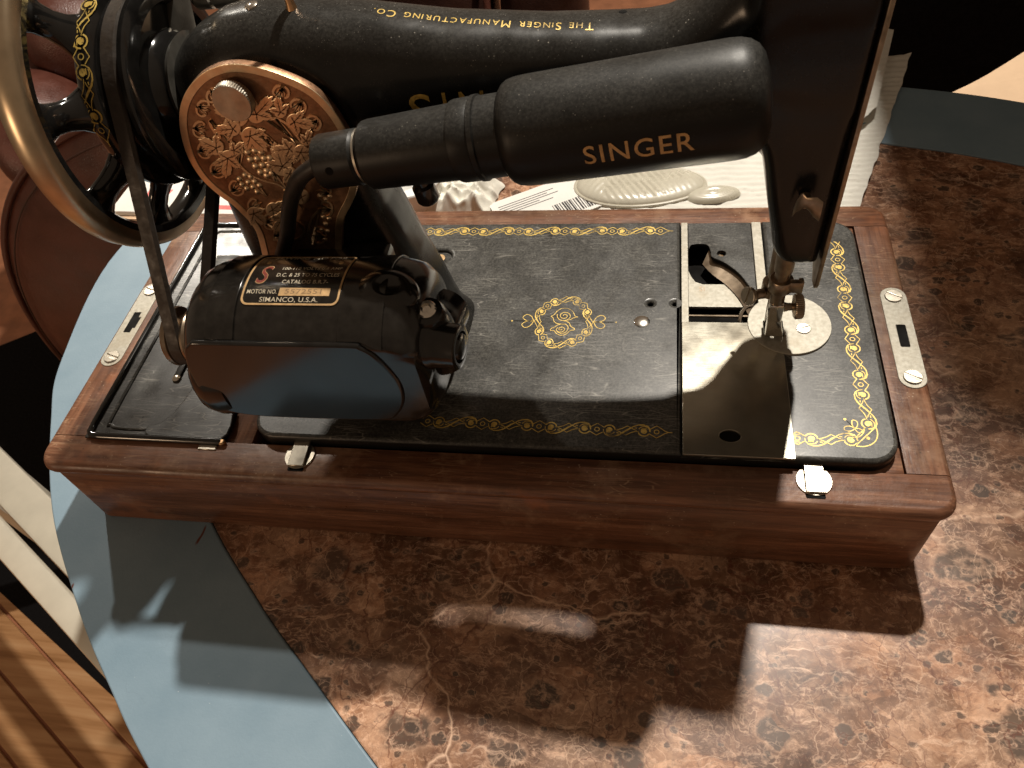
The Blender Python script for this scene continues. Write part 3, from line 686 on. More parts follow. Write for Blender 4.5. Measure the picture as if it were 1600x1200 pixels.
for x, y in ((297.5, 93), (325, 96)):
    hp = BVH.ray_cast(Vector((x, y, 300)), Vector((0, .15, -1)))
    if hp[0] is not None: mk('oil_hole', lathe(hp[0] - hp[1] * .5, hp[1], [(0, 1.5), (.58, 1.5)], 16), M['void'], body)
hp = BVH.ray_cast(Vector((162, 91, 300)), Vector((0, .1, -1)))
mk('oil_cap', lathe(hp[0] - hp[1] * .8, hp[1], [(0, 2.6), (1.2, 2.6), (1.7, 1.8)], 20), M['chrome'], body)
mk('spool_pin', lathe((178, 96, 228), (0, 0, 1), [(0, 2.6), (6, 2.2), (9, 1.6), (44, 1.4)], 14), M['copper'], body)
# face plate, levers, bars
mk('face_plate', xf(flat([[(78.4, 112), (79.6, 109.5), (84, 109), (90, 114), (118, 114), (121.6, 118), (121.6, 266), (118, 271), (82, 271), (78.4, 266)]], 1.8, .4), lambda x, y, z: (379.6 + z, x, y)), M['iron'], sm)
mk('presser_bar', lathe((367.8, 89, 86), (0, 0, 1), [(0, 3.3), (40, 3.3)], 24), M['iron'], sm)
mk('bar_bushing', lathe((367.8, 89, 111.5), (0, 0, 1), [(0, 4.1), (14, 4.3)], 24), M['iron'], sm)
mk('needle_bar', lathe((366.2, 98, 90), (0, 0, 1), [(0, 2.7), (40, 2.7)], 20), M['iron'], sm)
clip = mk('thread_guide', join(lathe((367.8, 89, 99.5), (0, 0, 1), [(0, 4.9), (.4, 5.2), (6.4, 5.2), (6.8, 4.9)], 28), bevelled(box(371, 85, 100.5, 376.5, 88, 107), .8, 2), bevelled(box(375, 86, 98, 377.4, 89.5, 106.5), .8, 2)), M['iron'], sm)
nc = mk('needle_clamp', lathe((366.2, 97.5, 88), (0, 0, 1), [(0, 4.2), (.5, 4.7), (8, 4.7), (8.6, 4.2)], 24), M['iron'], sm)
mk('clamp_barrel', lathe((362.5, 93.5, 92.2), (-1, -.25, 0), [(0, 2.5), (3.6, 2.5), (3.7, 1.6), (7, 1.6)], 20), M['iron'], nc)
screw('thumb_screw', (356.2, 91.8, 92.2), (-.85, -.55, .35), 4.4, M['nickel'], nc, 2.0, 1.45, .1)
mk('needle', lathe((366.2, 97, 62), (0, 0, 1), [(0, .2), (4, .55), (26, .8)], 10), M['chrome'], nc)
ft = mk('presser_foot', join(bevelled(box(364.6, 85.6, 80.5, 371.2, 91.5, 92), 1.0, 2), bevelled(([(365.4, 88, 68.0), (374.2, 88, 68.0), (374.2, 91.6, 67.4), (365.4, 91.6, 67.4), (365.2, 86, 82), (371.0, 86, 82), (371.0, 91, 82), (365.2, 91, 82)], [(0, 3, 2, 1), (4, 5, 6, 7), (0, 1, 5, 4), (1, 2, 6, 5), (2, 3, 7, 6), (3, 0, 4, 7)]), .6, 2)), M['chrome'], sm)
for x0 in (365.0, 370.6):
    mk('toe', bevelled(box(x0 + .2, 90.2, BZ + 3.4, x0 + 4.0, 98.2, BZ + 5.4), .5, 2), M['gloss'], ft)  # plated toes coloured black to stand in for a dark reflection
def knurled(name, p, d, prof, mat, parent, teeth=44, depth=.22, lo=0, hi=99):
    d_, u, w = frame(d); p = Vector(p); n = teeth * 2; rings = []
    for a, r in prof:
        rings.append([tuple(p + d_ * a + (u * cos(2 * pi * j / n) + w * sin(2 * pi * j / n)) * max(.001, r - (depth if j % 2 and lo <= a <= hi else 0))) for j in range(n)])
    return mk(name, loft(rings), mat, parent, sharp=25)
knurled('foot_screw', (371.4, 88.2, 88.6), (1, .05, .02), [(0, 2.4), (1.6, 1.9), (3.4, 1.8), (4.0, 3.2), (4.4, 5.4), (4.9, 5.9), (7.6, 5.9), (8.2, 5.4), (8.5, 4.4), (8.6, .1)], M['iron'], ft, 40, .3, 4.6, 7.9)
lv = spline([(363.6, 76.6, 155), (365, 75, 160.5), (367.5, 73.5, 161.4), (370.5, 72.6, 160), (374, 72, 157)], 5)
leaf = loft([[(x + .3 * u * 0, y - .9 + v * .5, z + u) for u, v in sq(w, 1.5, 2.2, 16)] for (x, y, z), w in zip(lv[::3], (2.6, 3.4, 4.2, 2.4, 3.2, 4.6, 4.6))])
mk('presser_lever', join(leaf, tube([(367.5, 78.5, 160), (367.5, 74, 159.4)], 2.2, 12)), M['iron'], sm)

# ------------------------------------------------------------------ embossed cover plate on the pillar
HP = [0.06696259891865557, -0.05643494970389724, 136.66979942387925, 0.00401024143844619, -0.10231677758225156, 230.8783531588699, 3.132469514470854e-05, -0.00018741551190787744]
def pm(x, y):                       # drawing units of the plate's sketch -> millimetres on its face
    w = HP[6] * x + HP[7] * y + 1
    return ((HP[0] * x + HP[1] * y + HP[2]) / w, (HP[3] * x + HP[4] * y + HP[5]) / w)
def pc(pts, n=6, closed=True): return [pm(p[0], p[1]) for p in spline([(x, y, 0) for x, y in pts], n, closed)]
PY = 77.2
on_plate = lambda VF, d0=0.0: xf(VF, lambda x, y, z: (x, PY - d0 - z, y))
outline = [(58, 430), (62, 330), (90, 245), (140, 170), (210, 108), (300, 68), (395, 55), (500, 66), (600, 90), (700, 124), (800, 166), (885, 215), (960, 280), (1030, 362), (1085, 450), (1130, 540), (1158, 640), (1168, 740), (1160, 840),
           (1130, 925), (1090, 1000), (1072, 1060), (1066, 1130), (1068, 1260), (1076, 1420), (620, 1470), (575, 1260), (540, 1120), (500, 1050), (440, 985), (380, 930), (300, 872), (210, 790), (150, 710), (108, 630), (78, 540)]
OUT = pc(outline, 5)
gp = mk('cover_plate', on_plate(flat([OUT], 3.2, .3)), (lambda: (simple('tarnished_plate_ground', (.30, .165, .095), .48, .9, vary=.25, scale=500, bump=.2)))(), sm)
RELM = simple('worn_plate_relief', (.80, .60, .39), .40, 1.0, vary=.10, scale=300)
M['relief'] = RELM
cxm, czm = sum(p[0] for p in OUT) / len(OUT), sum(p[1] for p in OUT) / len(OUT)
INN = inset(OUT, -3.1) if True else OUT
def area(l): return sum(l[i][0] * l[(i + 1) % len(l)][1] - l[(i + 1) % len(l)][0] * l[i][1] for i in range(len(l)))
if abs(area(INN)) > abs(area(OUT)): INN = inset(OUT, 3.1)
mk('rim', on_plate(flat([OUT, INN], .62, .2, 2), 3.0), RELM, gp)
def jag(cx, cy, R, rot, lobes, wob=.13):
    l = []
    n = 110
    for i in range(n):
        t = 360 * i / n; r = .40
        for a, h, w in lobes:
            d = (t - a + 180) % 360 - 180
            r = max(r, h * max(0, 1 - (abs(d) / (w * 1.45)) ** 1.5) ** .8 * (1 + wob * (.5 - ((abs(d) / w) * 3.4 + .15) % 1.0) * 1.5))
        l.append((cx + R * r * cos(radians(t + rot)), cy + R * r * sin(radians(t + rot))))
    return l
L5 = [(0, 1.0, 30), (58, .82, 26), (-58, .82, 26), (118, .62, 26), (-118, .62, 26)]
L3 = [(0, 1.0, 30), (62, .72, 27), (-62, .72, 27), (130, .35, 30), (-130, .35, 30)]
def leaf_part(cx, cy, R, rot, lobes):
    R *= 1.30; lh = .70 + .045 * (len(mk_leaf_ribs) % 6)
    lf = mk('leaf', on_plate(flat([[pm(*p) for p in jag(cx, cy, R, rot, lobes)]], lh, .22), 3.15), RELM, gp)
    ribs = []
    for a, h, w in lobes:
        e = h * .82 * R; c_, s_ = cos(radians(a + rot)), sin(radians(a + rot))
        ribs.append(([pm(cx + c_ * e * t_, cy + s_ * e * t_ + 4 * sin(3 * t_)) for t_ in (0, .33, .66, 1)], [.42, .36, .28, .1]))
        for sd in (1, -1):
            for f in (.35, .62):
                b_ = radians(a + rot + sd * 38)
                ribs.append(([pm(cx + c_ * e * f, cy + s_ * e * f), pm(cx + c_ * e * f + cos(b_) * e * .28, cy + s_ * e * f + sin(b_) * e * .28)], [.28, .08]))
    mk_leaf_ribs.append(move(ribbon(ribs, .3), 0, 0, lh - .72))
mk_leaf_ribs = []
for a in ((425, 380, 128, 205, L3), (540, 365, 112, -48, L3), (500, 500, 108, 42, L3), (395, 455, 92, 175, L3), (690, 350, 78, -105, L3), (775, 410, 98, 12, L3), (290, 575, 92, 205, L3), (360, 640, 96, 95, L5), (400, 590, 60, -40, L3),
          (745, 580, 84, 175, L3), (815, 600, 90, 60, L3), (850, 530, 60, -70, L3), (700, 690, 118, -108, L3), (745, 735, 80, 60, L3), (520, 985, 80, 40, L3), (640, 960, 86, 20, L3), (820, 880, 90, 200, L3), (700, 1010, 80, 120, L3)):
    leaf_part(*a)
ribo = mk('leaf_ribs', on_plate(join(*mk_leaf_ribs), 3.93), gp.data.materials[0], gp, False, kind='stuff')
def solid(paths, h):
    out = []
    for idx, (q, w) in enumerate(paths):
        V, F = ribbon([(q, w)], 1); h = h + .03; n_ = len(V); m_ = n_ // 2
        ring = [2 * i for i in range(m_)] + [2 * i + 1 for i in range(m_ - 1, -1, -1)]
        F2 = [f[::-1] for f in F] + [tuple(i + n_ for i in f) for f in F] + [(ring[i], ring[(i + 1) % n_], ring[(i + 1) % n_] + n_, ring[i] + n_) for i in range(n_)]
        out.append(([(x, y, -.03 * idx) for x, y, z in V] + [(x, y, h) for x, y, z in V], F2))
    return join(*out)
vines = [[(420, 460), (385, 500), (375, 540), (385, 600), (430, 680), (500, 745), (590, 785), (680, 810), (760, 880), (830, 960)],
         [(600, 400), (660, 395), (730, 430), (780, 490), (830, 560), (880, 600)], [(660, 395), (720, 460), (760, 510), (800, 570)],
         [(248, 405), (255, 440), (280, 480), (310, 505), (300, 520), (285, 505), (300, 485), (340, 500), (372, 545)],
         [(545, 490), (590, 495), (640, 540), (650, 580), (690, 610)], [(640, 540), (600, 560), (580, 530), (610, 510), (630, 535)],
         [(430, 680), (450, 600), (440, 560)], [(660, 790), (640, 750), (650, 690)], [(880, 1180), (860, 1100), (880, 1020), (930, 960)], [(560, 1010), (640, 1060), (720, 1100), (760, 1180)],
         [(500, 745), (530, 820), (600, 880)], [(640, 1150), (700, 1060), (780, 1040), (830, 1080), (810, 1140), (750, 1150)]]
for l in vines:
    q = pc(l, 5, False); w = [1.5 - .7 * i / (len(q) - 1) for i in range(len(q))]
    mk('vine', on_plate(solid([(q, w)], .5), 3.15), RELM, gp)
def grapes(spots, r):
    for x, y in spots:
        X, Z = pm(x, y); Rm = r * .076
        g = lathe((X, PY - 3.0, Z), (0, -1, 0), [(0, Rm), (.35, Rm * .95), (.75, Rm * .7), (1.0, Rm * .35), (1.08, .01)], 14)
        mk('grape', g, RELM, gp)
grapes([(480, 610), (525, 600), (565, 610), (497, 655), (540, 650), (583, 648), (620, 645), (530, 697), (573, 690), (617, 688), (560, 735), (600, 725), (630, 740), (600, 755)], 23)
grapes([(430, 775), (465, 750), (500, 760), (445, 810), (485, 795), (525, 790), (475, 835), (515, 825), (555, 815), (540, 855)], 20)
grapes([(930, 880), (965, 900), (990, 880), (950, 1010), (985, 1020), (965, 1055), (940, 1090), (975, 1100), (960, 1150)], 17)
def bud(cx, cy, rot, s_=1.0):
    c_, n_ = cos(radians(rot)), sin(radians(rot)); q = lambda l: [pm(cx + s_ * (x * c_ - y * n_), cy + s_ * (x * n_ + y * c_)) for x, y in l]
    P = [(q([p[:2] for p in spline([(-10, -4, 0), (5, -34, 0), (35, -44, 0), (52, -28, 0), (40, -12, 0)], 4)]), .95), (q([p[:2] for p in spline([(-10, 4, 0), (5, 34, 0), (35, 44, 0), (52, 28, 0), (40, 12, 0)], 4)]), .95)]
    P += [(q([(0, 0), (30, -14), (58, -26)]), [.7, 1.7, .2]), (q([(0, 0), (35, 0), (72, 0)]), [.8, 2.0, .2]), (q([(0, 0), (30, 14), (58, 26)]), [.7, 1.7, .2])]
    mk('scroll_bud', on_plate(solid(P, .5), 3.15), RELM, gp)
for a in ((178, 320, 20), (255, 225, 48), (155, 460, 5), (185, 600, -12), (270, 735, -35), (390, 850, -42), (500, 960, -30), (590, 1040, -5), (700, 200, 105), (815, 290, 122), (915, 400, 135), (990, 860, 190), (1000, 960, 180), (960, 1130, 185), (660, 1130, -20)):
    bud(a[0], a[1], a[2], 1.12)
kx, kz = pm(418, 250)
knurled('plate_thumbscrew', (kx, PY - 3.1, kz), (0, -1, 0), [(0, 4.4), (1.5, 5.4), (2.0, 7.2), (2.4, 7.6), (5.6, 7.6), (6.2, 7.2), (6.25, .1)], M['nickel'], gp, 52, .28, 2.3, 5.7)

# ------------------------------------------------------------------ motor
MY, MZ, MR = 30.0, 127.0, 34.2
def on_motor(VF, R=MR):          # (x, degrees from the top toward the viewer, height)
    return xf(VF, lambda x, t, z: (x, MY - (R + z) * sin(radians(t)), MZ + (R + z) * cos(radians(t))))
mp = [(122, 14), (124, 22), (127, 27.5), (131, 31.5), (136, 33.6), (141, MR), (205, MR), (213, 33.9), (219, 32.2), (223, 28.5), (225.5, 22), (226, 10)]
motor = mk('motor', xf(lathe((0, MY, MZ), (1, 0, 0), mp, 144), lambda x, y, z: (x, max(y, 5.2) if z < MZ + 24 else y, z)), M['bakelite'], sm)
def shell(poly, h, name, mat, bev=.25, base=0.0):
    fl_ = cut(cut(flat([poly], h, bev), 1, 5.0), 0, 14.0)
    return mk(name, on_motor(move(fl_, 0, 0, base)), mat, motor, sharp=45)
shell([(140.5, -95), (152.4, -95), (152.4, 43), (140.5, 43)], .8, 'end_sleeve', M['bakelite'])
shell([(194.8, -95), (209, -95), (212.5, 20), (212.5, 48), (203.5, 43), (194.8, 43)], .8, 'end_sleeve', M['bakelite'])
cov = [p[:2] for p in spline([(134, 151.4, 0), (139, 152.6, 0), (170, 152.6, 0), (200, 152.7, 0), (204.5, 151.4, 0), (208.6, 147.3, 0), (212.7, 138, 0), (214.9, 128, 0), (213.4, 118, 0), (208.2, 109, 0), (200, 105, 0), (165, 104, 0), (142, 104.6, 0), (129, 108.5, 0), (124.6, 118, 0), (125.8, 134, 0), (129.5, 146, 0)], 4, True)]
mk('lower_cover', xf(flat([cov], 2.6, 1.1, 3), lambda x, y, z: (x, 6.6 - z, y)), M['gloss'], motor)
mk('end_bell', lathe((117.5, 26, 116), (1, -.05, 0), [(0, 12), (2, 19), (6, 22.6), (11, 23.6), (18, 22)], 40), M['bakelite'], motor)
NX0, NX1, NT0, NT1 = 153.4, 193.8, -33, 20.5
def nm(VF): return on_motor(xf(VF, lambda x, y, z: (x + (y - 20) * -.02, NT1 - y / MR * 57.3, z)))
hgt = (NT1 - NT0) / 57.3 * MR
frame_o = rrect(NX0, .3, NX1, hgt, 3.0); frame_i = rrect(NX0 + .8, 1.1, NX1 - .8, hgt - .8, 2.4)
npm = nm
plate_ = mk('name_plate', npm(move(cut(flat([rrect(NX0, .3, NX1, hgt, 3.0)], .3, .08), 1, 2.0), 0, 0, .05)), M['bakelite'], motor)
mk('plate_border', npm(move(cut(flat([frame_o, frame_i], .16, .04), 1, 1.5), 0, 0, .3)), M['tan'], plate_)
ink = simple('silvered_lettering', (.50, .43, .32), .5, .2, scale=500)
LX = (NX0 + NX1) / 2
def ntext(s, x, y, size, mat=ink, bold=.02, sp=1.05, wide=None, slant=0):
    VF = cut(cut(text(s, size, bold, sp), 1, 1.0), 0, 3.0)
    if wide:
        ww = max(v[0] for v in VF[0]) - min(v[0] for v in VF[0]); VF = xf(VF, lambda a, b, c: (a * wide / ww, b, c))
    return xf(VF, lambda a, b, c: (x + a + b * slant, y + b, .48))
lt = [ntext('SEWING MOTOR', LX + 1, hgt - 3.2, 4.0, wide=31), ntext('100-110 VOLTS 0.6 AMP', LX + 5, hgt - 13.0, 2.5, wide=25), ntext('D.C. & 25 TO 75 CYCLES', LX + 4.6, hgt - 17.2, 2.9, wide=26),
      ntext('CATALOG B.R.7-', LX + 4.6, hgt - 21.0, 2.7, wide=19), ntext('MOTOR NO.', NX0 + 8.2, hgt - 25.9, 2.7, wide=12.5), ntext('SIMANCO, U.S.A.', LX - .2, hgt - 29.4, 2.9, wide=24)]
mk('lettering', npm(join(*lt)), ink, plate_, False)
mk('number_panel', npm(cut(flat([[(NX0 + 15.4, hgt - 27.6), (NX1 - 4.2, hgt - 27.6), (NX1 - 4.2, hgt - 24.0), (NX0 + 15.4, hgt - 24.0)]], .2), 1, 1.0) if False else move(cut(flat([[(NX0 + 15.4, hgt - 27.6), (NX1 - 4.2, hgt - 27.6), (NX1 - 4.2, hgt - 24.0), (NX0 + 15.4, hgt - 24.0)]], .2), 1, 1.0), 0, 0, .3)), M['tan'], plate_)
mk('number', npm(move(ntext('5572551', NX0 + 25.6, hgt - 25.8, 3.0, wide=15), 0, 0, .06)), simple('worn_number', (.20, .12, .055), .6), plate_, False)
sS = text('S', 16.5, .12); sI = text('S', 15.6, .02)
for src, m_, dz, nme in ((sS, M['tan'], 0, 'emblem_outline'), (sI, M['red'], .06, 'emblem')):
    VF = cut(cut(src, 1, 1.0), 0, 2.0)
    x0 = (max(v[0] for v in VF[0]) + min(v[0] for v in VF[0])) / 2; y0 = (max(v[1] for v in VF[0]) + min(v[1] for v in VF[0])) / 2
    mk(nme, npm(xf(VF, lambda a, b, c: (NX0 + 6.6 + (a - x0) * .66 + (b - y0) * .12, hgt - 16.6 + (b - y0) * .92, .46 + dz))), m_, plate_, False)
for x in (NX0 + 5.0, NX1 - 4.6):
    a_ = radians(NT1 - (hgt - 8.2) / MR * 57.3); nrm = Vector((0, -sin(a_), cos(a_)))
    mk('rivet', lathe(Vector((x, MY, MZ)) + nrm * (MR + .2), nrm, [(0, 1.15), (.35, 1.0), (.6, .5), (.65, .01)], 14), M['tan'], plate_)
# right end: brush cap hump, oil cup boss and plug socket
mk('brush_hump', xf(lathe((211, 27.5, 157), (.22, -.12, 1), [(-4, 11.5), (1, 10.4), (3, 9.2), (4.6, 7.0), (5.2, 5), (4.6, 3.6), (4.2, .1)], 32), lambda x, y, z: (211 + (x - 211) * 1.2, y, z)), M['bakelite'], motor)
boss = mk('terminal_boss', join(lathe((225.6, 29.5, 118), (.0, -.15, 1), [(0, 9.5), (24, 8.6), (31, 7.2), (33, 6.2), (33.4, .1)], 30), lathe((212, 21, 137.5), (1, -.14, .02), [(0, 10.5), (16, 10.2), (17.5, 9.3), (24, 9.0), (26.2, 9.0), (26.6, 8.3), (26.6, 6.4), (25, 6.2), (25, .1)], 34), lathe((224, 46, 128), (0, -1, .25), [(0, 11), (22, 9.5), (26, 7)], 26)), M['bakelite'], motor, sharp=50)
oc = mk('oil_cup', lathe((225.8, 24.8, 150.2), (.05, -.25, 1), [(0, 3.9), (1.6, 3.9), (2.2, 3.4), (2.3, 2.1), (1.2, 1.7), (1.1, .1)], 28), M['chrome'], motor)
mk('socket_screw', lathe((237.5, 17.6, 138), (1, -.14, .02), [(0, 5.8), (1.4, 5.0), (2.0, 3.2), (2.2, .1)], 24), M['gloss'], motor)
mk('motor_bracket', bevelled(box(150, 58, 108, 196, 80, 138), 3, 2), M['bakelite'], motor)
PX = 111.2
mk('pulley', lathe((105.4, MY, MZ), (1, 0, 0), [(0, 12.6), (1.2, 13.2), (2.4, 12.8), (4, 9.6), (7.6, 9.6), (9.2, 12.8), (10.4, 13.2), (11.6, 12.6), (12, 6), (20, 6)], 40), M['iron'], motor)

# ------------------------------------------------------------------ hand wheel
AX = (100.0, 205.0)
wheel = mk('hand_wheel', lathe((0, *AX), (1, 0, 0), [(95.8, 12), (96.2, 30), (97.4, 36.6), (99, 38.8), (101, 39.9), (104.5, 40.2), (106.2, 39.6), (107.4, 37.6), (108.2, 34.2), (114.4, 34.2), (115.4, 37.0), (116.2, 38.4), (118.2, 38.6), (119.2, 37.6), (119.7, 34), (119.9, 31), (117.0, 29.5), (116.6, 21), (118, 20), (121.5, 19.2), (122.0, 14)], 96), M['gloss'], sm)
rimP = [(84.2, 60.2), (84.6, 63.8), (86.2, 65.6), (90.5, 66.4), (94.8, 65.6), (96.4, 63.8), (96.8, 60.2)]
mk('outer_rim', lathe((0, *AX), (1, 0, 0), rimP, 120, cap=False), M['nickelwheel'], wheel)
inP = [(84.2, 60.2), (84.8, 57.2), (87.5, 55.6), (93.5, 55.6), (96.2, 57.2), (96.8, 60.2)]
mk('inner_rim', lathe((0, *AX), (1, 0, 0), inP, 120, cap=False), M['gloss'], wheel)
for k in range(9):
    ph = radians(58 + 39.9 * k); c_, s_ = cos(ph), sin(ph); rings = []
    for r, x, wt, wx in ((33, 101.5, 11.5, 4.4), (37.5, 99.0, 8.6, 4.2), (41, 96.6, 6.4, 3.9), (45.5, 94.0, 5.5, 3.7), (50, 92.0, 6.0, 3.7), (54, 91.0, 8.2, 4.2), (57.5, 90.6, 11.5, 5.0)):
        rings.append([(x + wx * cos(a), AX[0] - (r * c_ - wt * sin(a) * s_), AX[1] + r * s_ + wt * sin(a) * c_) for a in (2 * pi * j / 20 for j in range(20))])
    mk('spoke', loft(rings), M['gloss'], wheel)
# gold band on the drum
def on_drum(VF, x0, R=40.25):
    return xf(VF, lambda s_, t, z: (x0 + t * 1.05, AX[0] - (R + .03 + z - .018 * t * t) * cos(s_ / R), AX[1] + (R + .03 + z - .018 * t * t) * sin(s_ / R)))
mk('gold_band', on_drum(cut(move(scroll(3, .92), -70, 0), 0, 1.0) if False else cut(xf(scroll(3, .92), lambda x, y, z: (84 - x, -y, z)), 0, 1.0), 103.1), M['gold'], wheel, False)
mk('clutch_knob', lathe((78, *AX), (1, 0, 0), [(0, 12), (.8, 13.4), (14, 13.6), (18, 15)], 40), M['nickel'], wheel)
# shaft bushing and bobbin winder beside the wheel
mk('shaft_collar', lathe((0, *AX), (1, 0, 0), [(108.8, 9), (109.2, 12.2), (110.5, 13.4), (114, 13.7), (117, 14.6), (120, 17), (124, 20)], 44), M['litlacq'], sm)
bw = mk('winder_bracket', lathe((115.6, 106, 212.5), (-.1, .0, 1), [(0, 7.6), (5, 6.8), (9.2, 6.4), (10.0, 5.8), (10.1, .1)], 26), M['litlacq'], sm)
screw('winder_screw', (114.7, 106, 222.4), (-.1, .0, 1), 4.3, M['nickel'], bw, 1.3, .1)
mk('bracket_window', lathe((111.2, 100.6, 213.5), (-.25, -.9, .35), [(0, 3.3), (1.2, 3.3)], 4), M['void'], bw)
mk('winder_lever', loft([[(x + u * .9, y + u * .3 + w * .6, z + w * .35) for u, w in sq(a_, 3.0, 3, 18)] for x, y, z, a_ in ((121.5, 108, 216, 7.4), (121.5, 110, 221, 5.6), (121.0, 116, 230, 5.2), (120.4, 124, 243, 6.2), (120, 132, 256, 6.2))]), M['litlacq'], bw)
mk('winder_spindle', lathe((123, 124, 229), (1, 0, .02), [(0, 2), (1, 3.6), (3, 5.2), (9, 5.2), (10, 4.4), (11, 5.6), (22, 5.6), (23, 4.4), (23.5, 1)], 28), M['nickel'], bw)
# belt
bl = []
rg, rp_ = 35.6, 10.8; dY, dZ = MY - AX[0], MZ - AX[1]; D_ = hypot(dY, dZ); base_a = atan2(dZ, dY); off = math.acos((rg - rp_) / D_)
a0, a1 = base_a + off, base_a - off
def pa(c, r, a): return (c[0] + r * cos(a), c[1] + r * sin(a))
n_ = 60
for i in range(n_ + 1): a = a0 + (2 * pi - 2 * off) * i / n_; bl.append(pa(AX, rg, a))
for i in range(21): a = a1 + 2 * off * i / 20; bl.append(pa((MY, MZ), rp_, a))
P = bl; rings = []
for i, p in enumerate(P):
    q0, q1 = P[i - 1], P[(i + 1) % len(P)]; t = Vector((q1[0] - q0[0], q1[1] - q0[1])).normalized(); nn = Vector((t.y, -t.x))
    rings.append([(PX + x, p[0] + nn.x * h, p[1] + nn.y * h) for x, h in ((-3.5, .2), (-2.6, 1.7), (2.6, 1.7), (3.5, .2), (2.4, -1.9), (-2.4, -1.9))])
V, F = loft(rings, False); k = len(V) - 6
F += [(k + j, k + (j + 1) % 6, (j + 1) % 6, j) for j in range(6)]
mk('drive_belt', (V, F), M['belt'], sm)

# ------------------------------------------------------------------ sewing lamp
A0 = Vector((188.2, 57, 195.7)); AD = Vector((.9914, 0, .131)).normalized()
lampb = mk('sewing_light', lathe(A0, AD, [(0, 8.6), (.5, 9.6), (1.4, 10.0), (15.6, 10.1), (16.4, 9.5), (17.4, 9.3), (17.4, 9.0), (19.2, 9.0), (19.2, 11.2), (20.2, 12.1), (22, 12.4), (54.0, 13.2), (54.3, 13.9), (55.4, 14.2), (60.2, 14.3), (61.4, 14.0), (61.8, 14.6), (63.6, 14.7), (64.0, 14.0), (70, 14.0), (75.5, 14.2)], 56), M['shade'], sm, sharp=32)
mk('brass_ring', lathe(A0 + AD * 17.2, AD, [(0, 9.1), (.1, 10.1), (.9, 10.1), (1.0, 9.1)], 48), M['nickel'], lampb)
d_, u_, w_ = frame(AD)
def arcshell(prof, a0, a1, n=60, th=1.0):
    out = [];
    for r_off in (0, -th):
        out.append([[tuple(A0 + AD * s_ + (u_ * sin(radians(a0 + (a1 - a0) * j / n)) + w_ * cos(radians(a0 + (a1 - a0) * j / n))) * max(.2, r + r_off)) for j in range(n + 1)] for s_, r in prof])
    V, F = loft(out[0], False, False); V2, F2 = loft(out[1], False, False); k = len(V); m = n + 1
    F = F + [tuple(i + k for i in f[::-1]) for f in F2]; R_ = len(prof)
    for i in range(R_ - 1):
        F.append((i * m, (i + 1) * m, k + (i + 1) * m, k + i * m)); F.append((i * m + n, k + i * m + n, k + (i + 1) * m + n, (i + 1) * m + n))
    for j in range(n):
        F.append((j, k + j, k + j + 1, j + 1)); b_ = (R_ - 1) * m; F.append((b_ + j, b_ + j + 1, k + b_ + j + 1, k + b_ + j))
    return V + V2, F
shd = mk('lamp_shade', arcshell([(71.5, 13.6), (72.4, 15.2), (73.6, 16.6), (75.2, 17.5), (77.6, 18.0), (82, 18.2), (110, 18.3), (140, 18.5), (147, 18.5), (150.5, 18.2), (153.4, 17.3), (155.8, 15.6), (157.5, 13), (158.5, 9), (158.9, 5), (159, 1.4)], -142, 142), M['shade'], lampb, sharp=50)
def on_shade(VF, s0, a_mid, R=18.62):
    return xf(VF, lambda x, y, z: tuple(A0 + AD * (s0 + x) + (w_ * cos(a_mid - y / R) - Vector((0, 1, 0)) * sin(a_mid - y / R)) * R))
tx = cut(cut(text('SINGER', 9.6, .06, 1.14), 1, .8), 0, 3.0)
wd = max(v[0] for v in tx[0]) - min(v[0] for v in tx[0])
mk('lamp_lettering', on_shade(xf(tx, lambda x, y, z: (x * 34.5 / wd, y, z)), 117.5, radians(92)), M['goldtext'], shd, False)
for s_, a_ in ((7.3, 78),):
    nrm = w_ * cos(radians(a_)) - Vector((0, 1, 0)) * sin(radians(a_))
    mk('screw_hole', lathe(A0 + AD * s_ + nrm * 9.6, nrm, [(0, 1.55), (.52, 1.55)], 16), M['void'], lampb)
mk('switch_knob', lathe(A0 + AD * 35 - w_ * 12, -w_, [(0, 3.4), (3, 3.2), (4, 4.3), (10, 4.4), (11.2, 3.6), (11.5, .1)], 22), M['bakelite'], lampb)
mk('lamp_bulb', lathe(A0 + AD * 70, AD, [(0, 6), (10, 7), (30, 11), (46, 12), (58, 9), (64, 3)], 24), M['porcelain'], lampb)
mk('lamp_bracket', bevelled(box(318, 62, 203, 342, 82, 212), 1.2, 2), M['shade'], lampb)
mk('power_cord', tube(spline([(190, 57, 196), (184, 57.2, 193.4), (177, 58, 188.6), (171, 60, 181.5), (165.5, 62, 173), (160.5, 64, 163.5), (156, 66, 154.5), (150, 68, 144.5), (144, 69, 134), (140, 70, 118)], 6), 3.3, 12), M['rubber'], sm)

# ------------------------------------------------------------------ things lying behind the machine
def grid(nx, ny, f):
    V = [f(i / nx, j / ny) for j in range(ny + 1) for i in range(nx + 1)]
    return V, [(j * (nx + 1) + i, j * (nx + 1) + i + 1, (j + 1) * (nx + 1) + i + 1, (j + 1) * (nx + 1) + i) for j in range(ny) for i in range(nx)]
def sheet(top, t):
    V, F = top; n = len(V); return join((V, F), ([(x, y, z - t) for x, y, z in V], [f[::-1] for f in F]))
def lerp2(a, b, c, d, u, v): return tuple((a[k] * (1 - u) + b[k] * u) * (1 - v) + (d[k] * (1 - u) + c[k] * u) * v for k in range(len(a)))
def ridges(x, y, amp, per, fq=.02):
    w = noise.noise(Vector((x * fq, y * fq, 0))) * 5 + noise.noise(Vector((x * .09, y * .05, 3))) * 1.4
    return amp * (sin(2 * pi * (y + w) / per) + .6 * noise.noise(Vector((x * .35, y * .9, 9))))
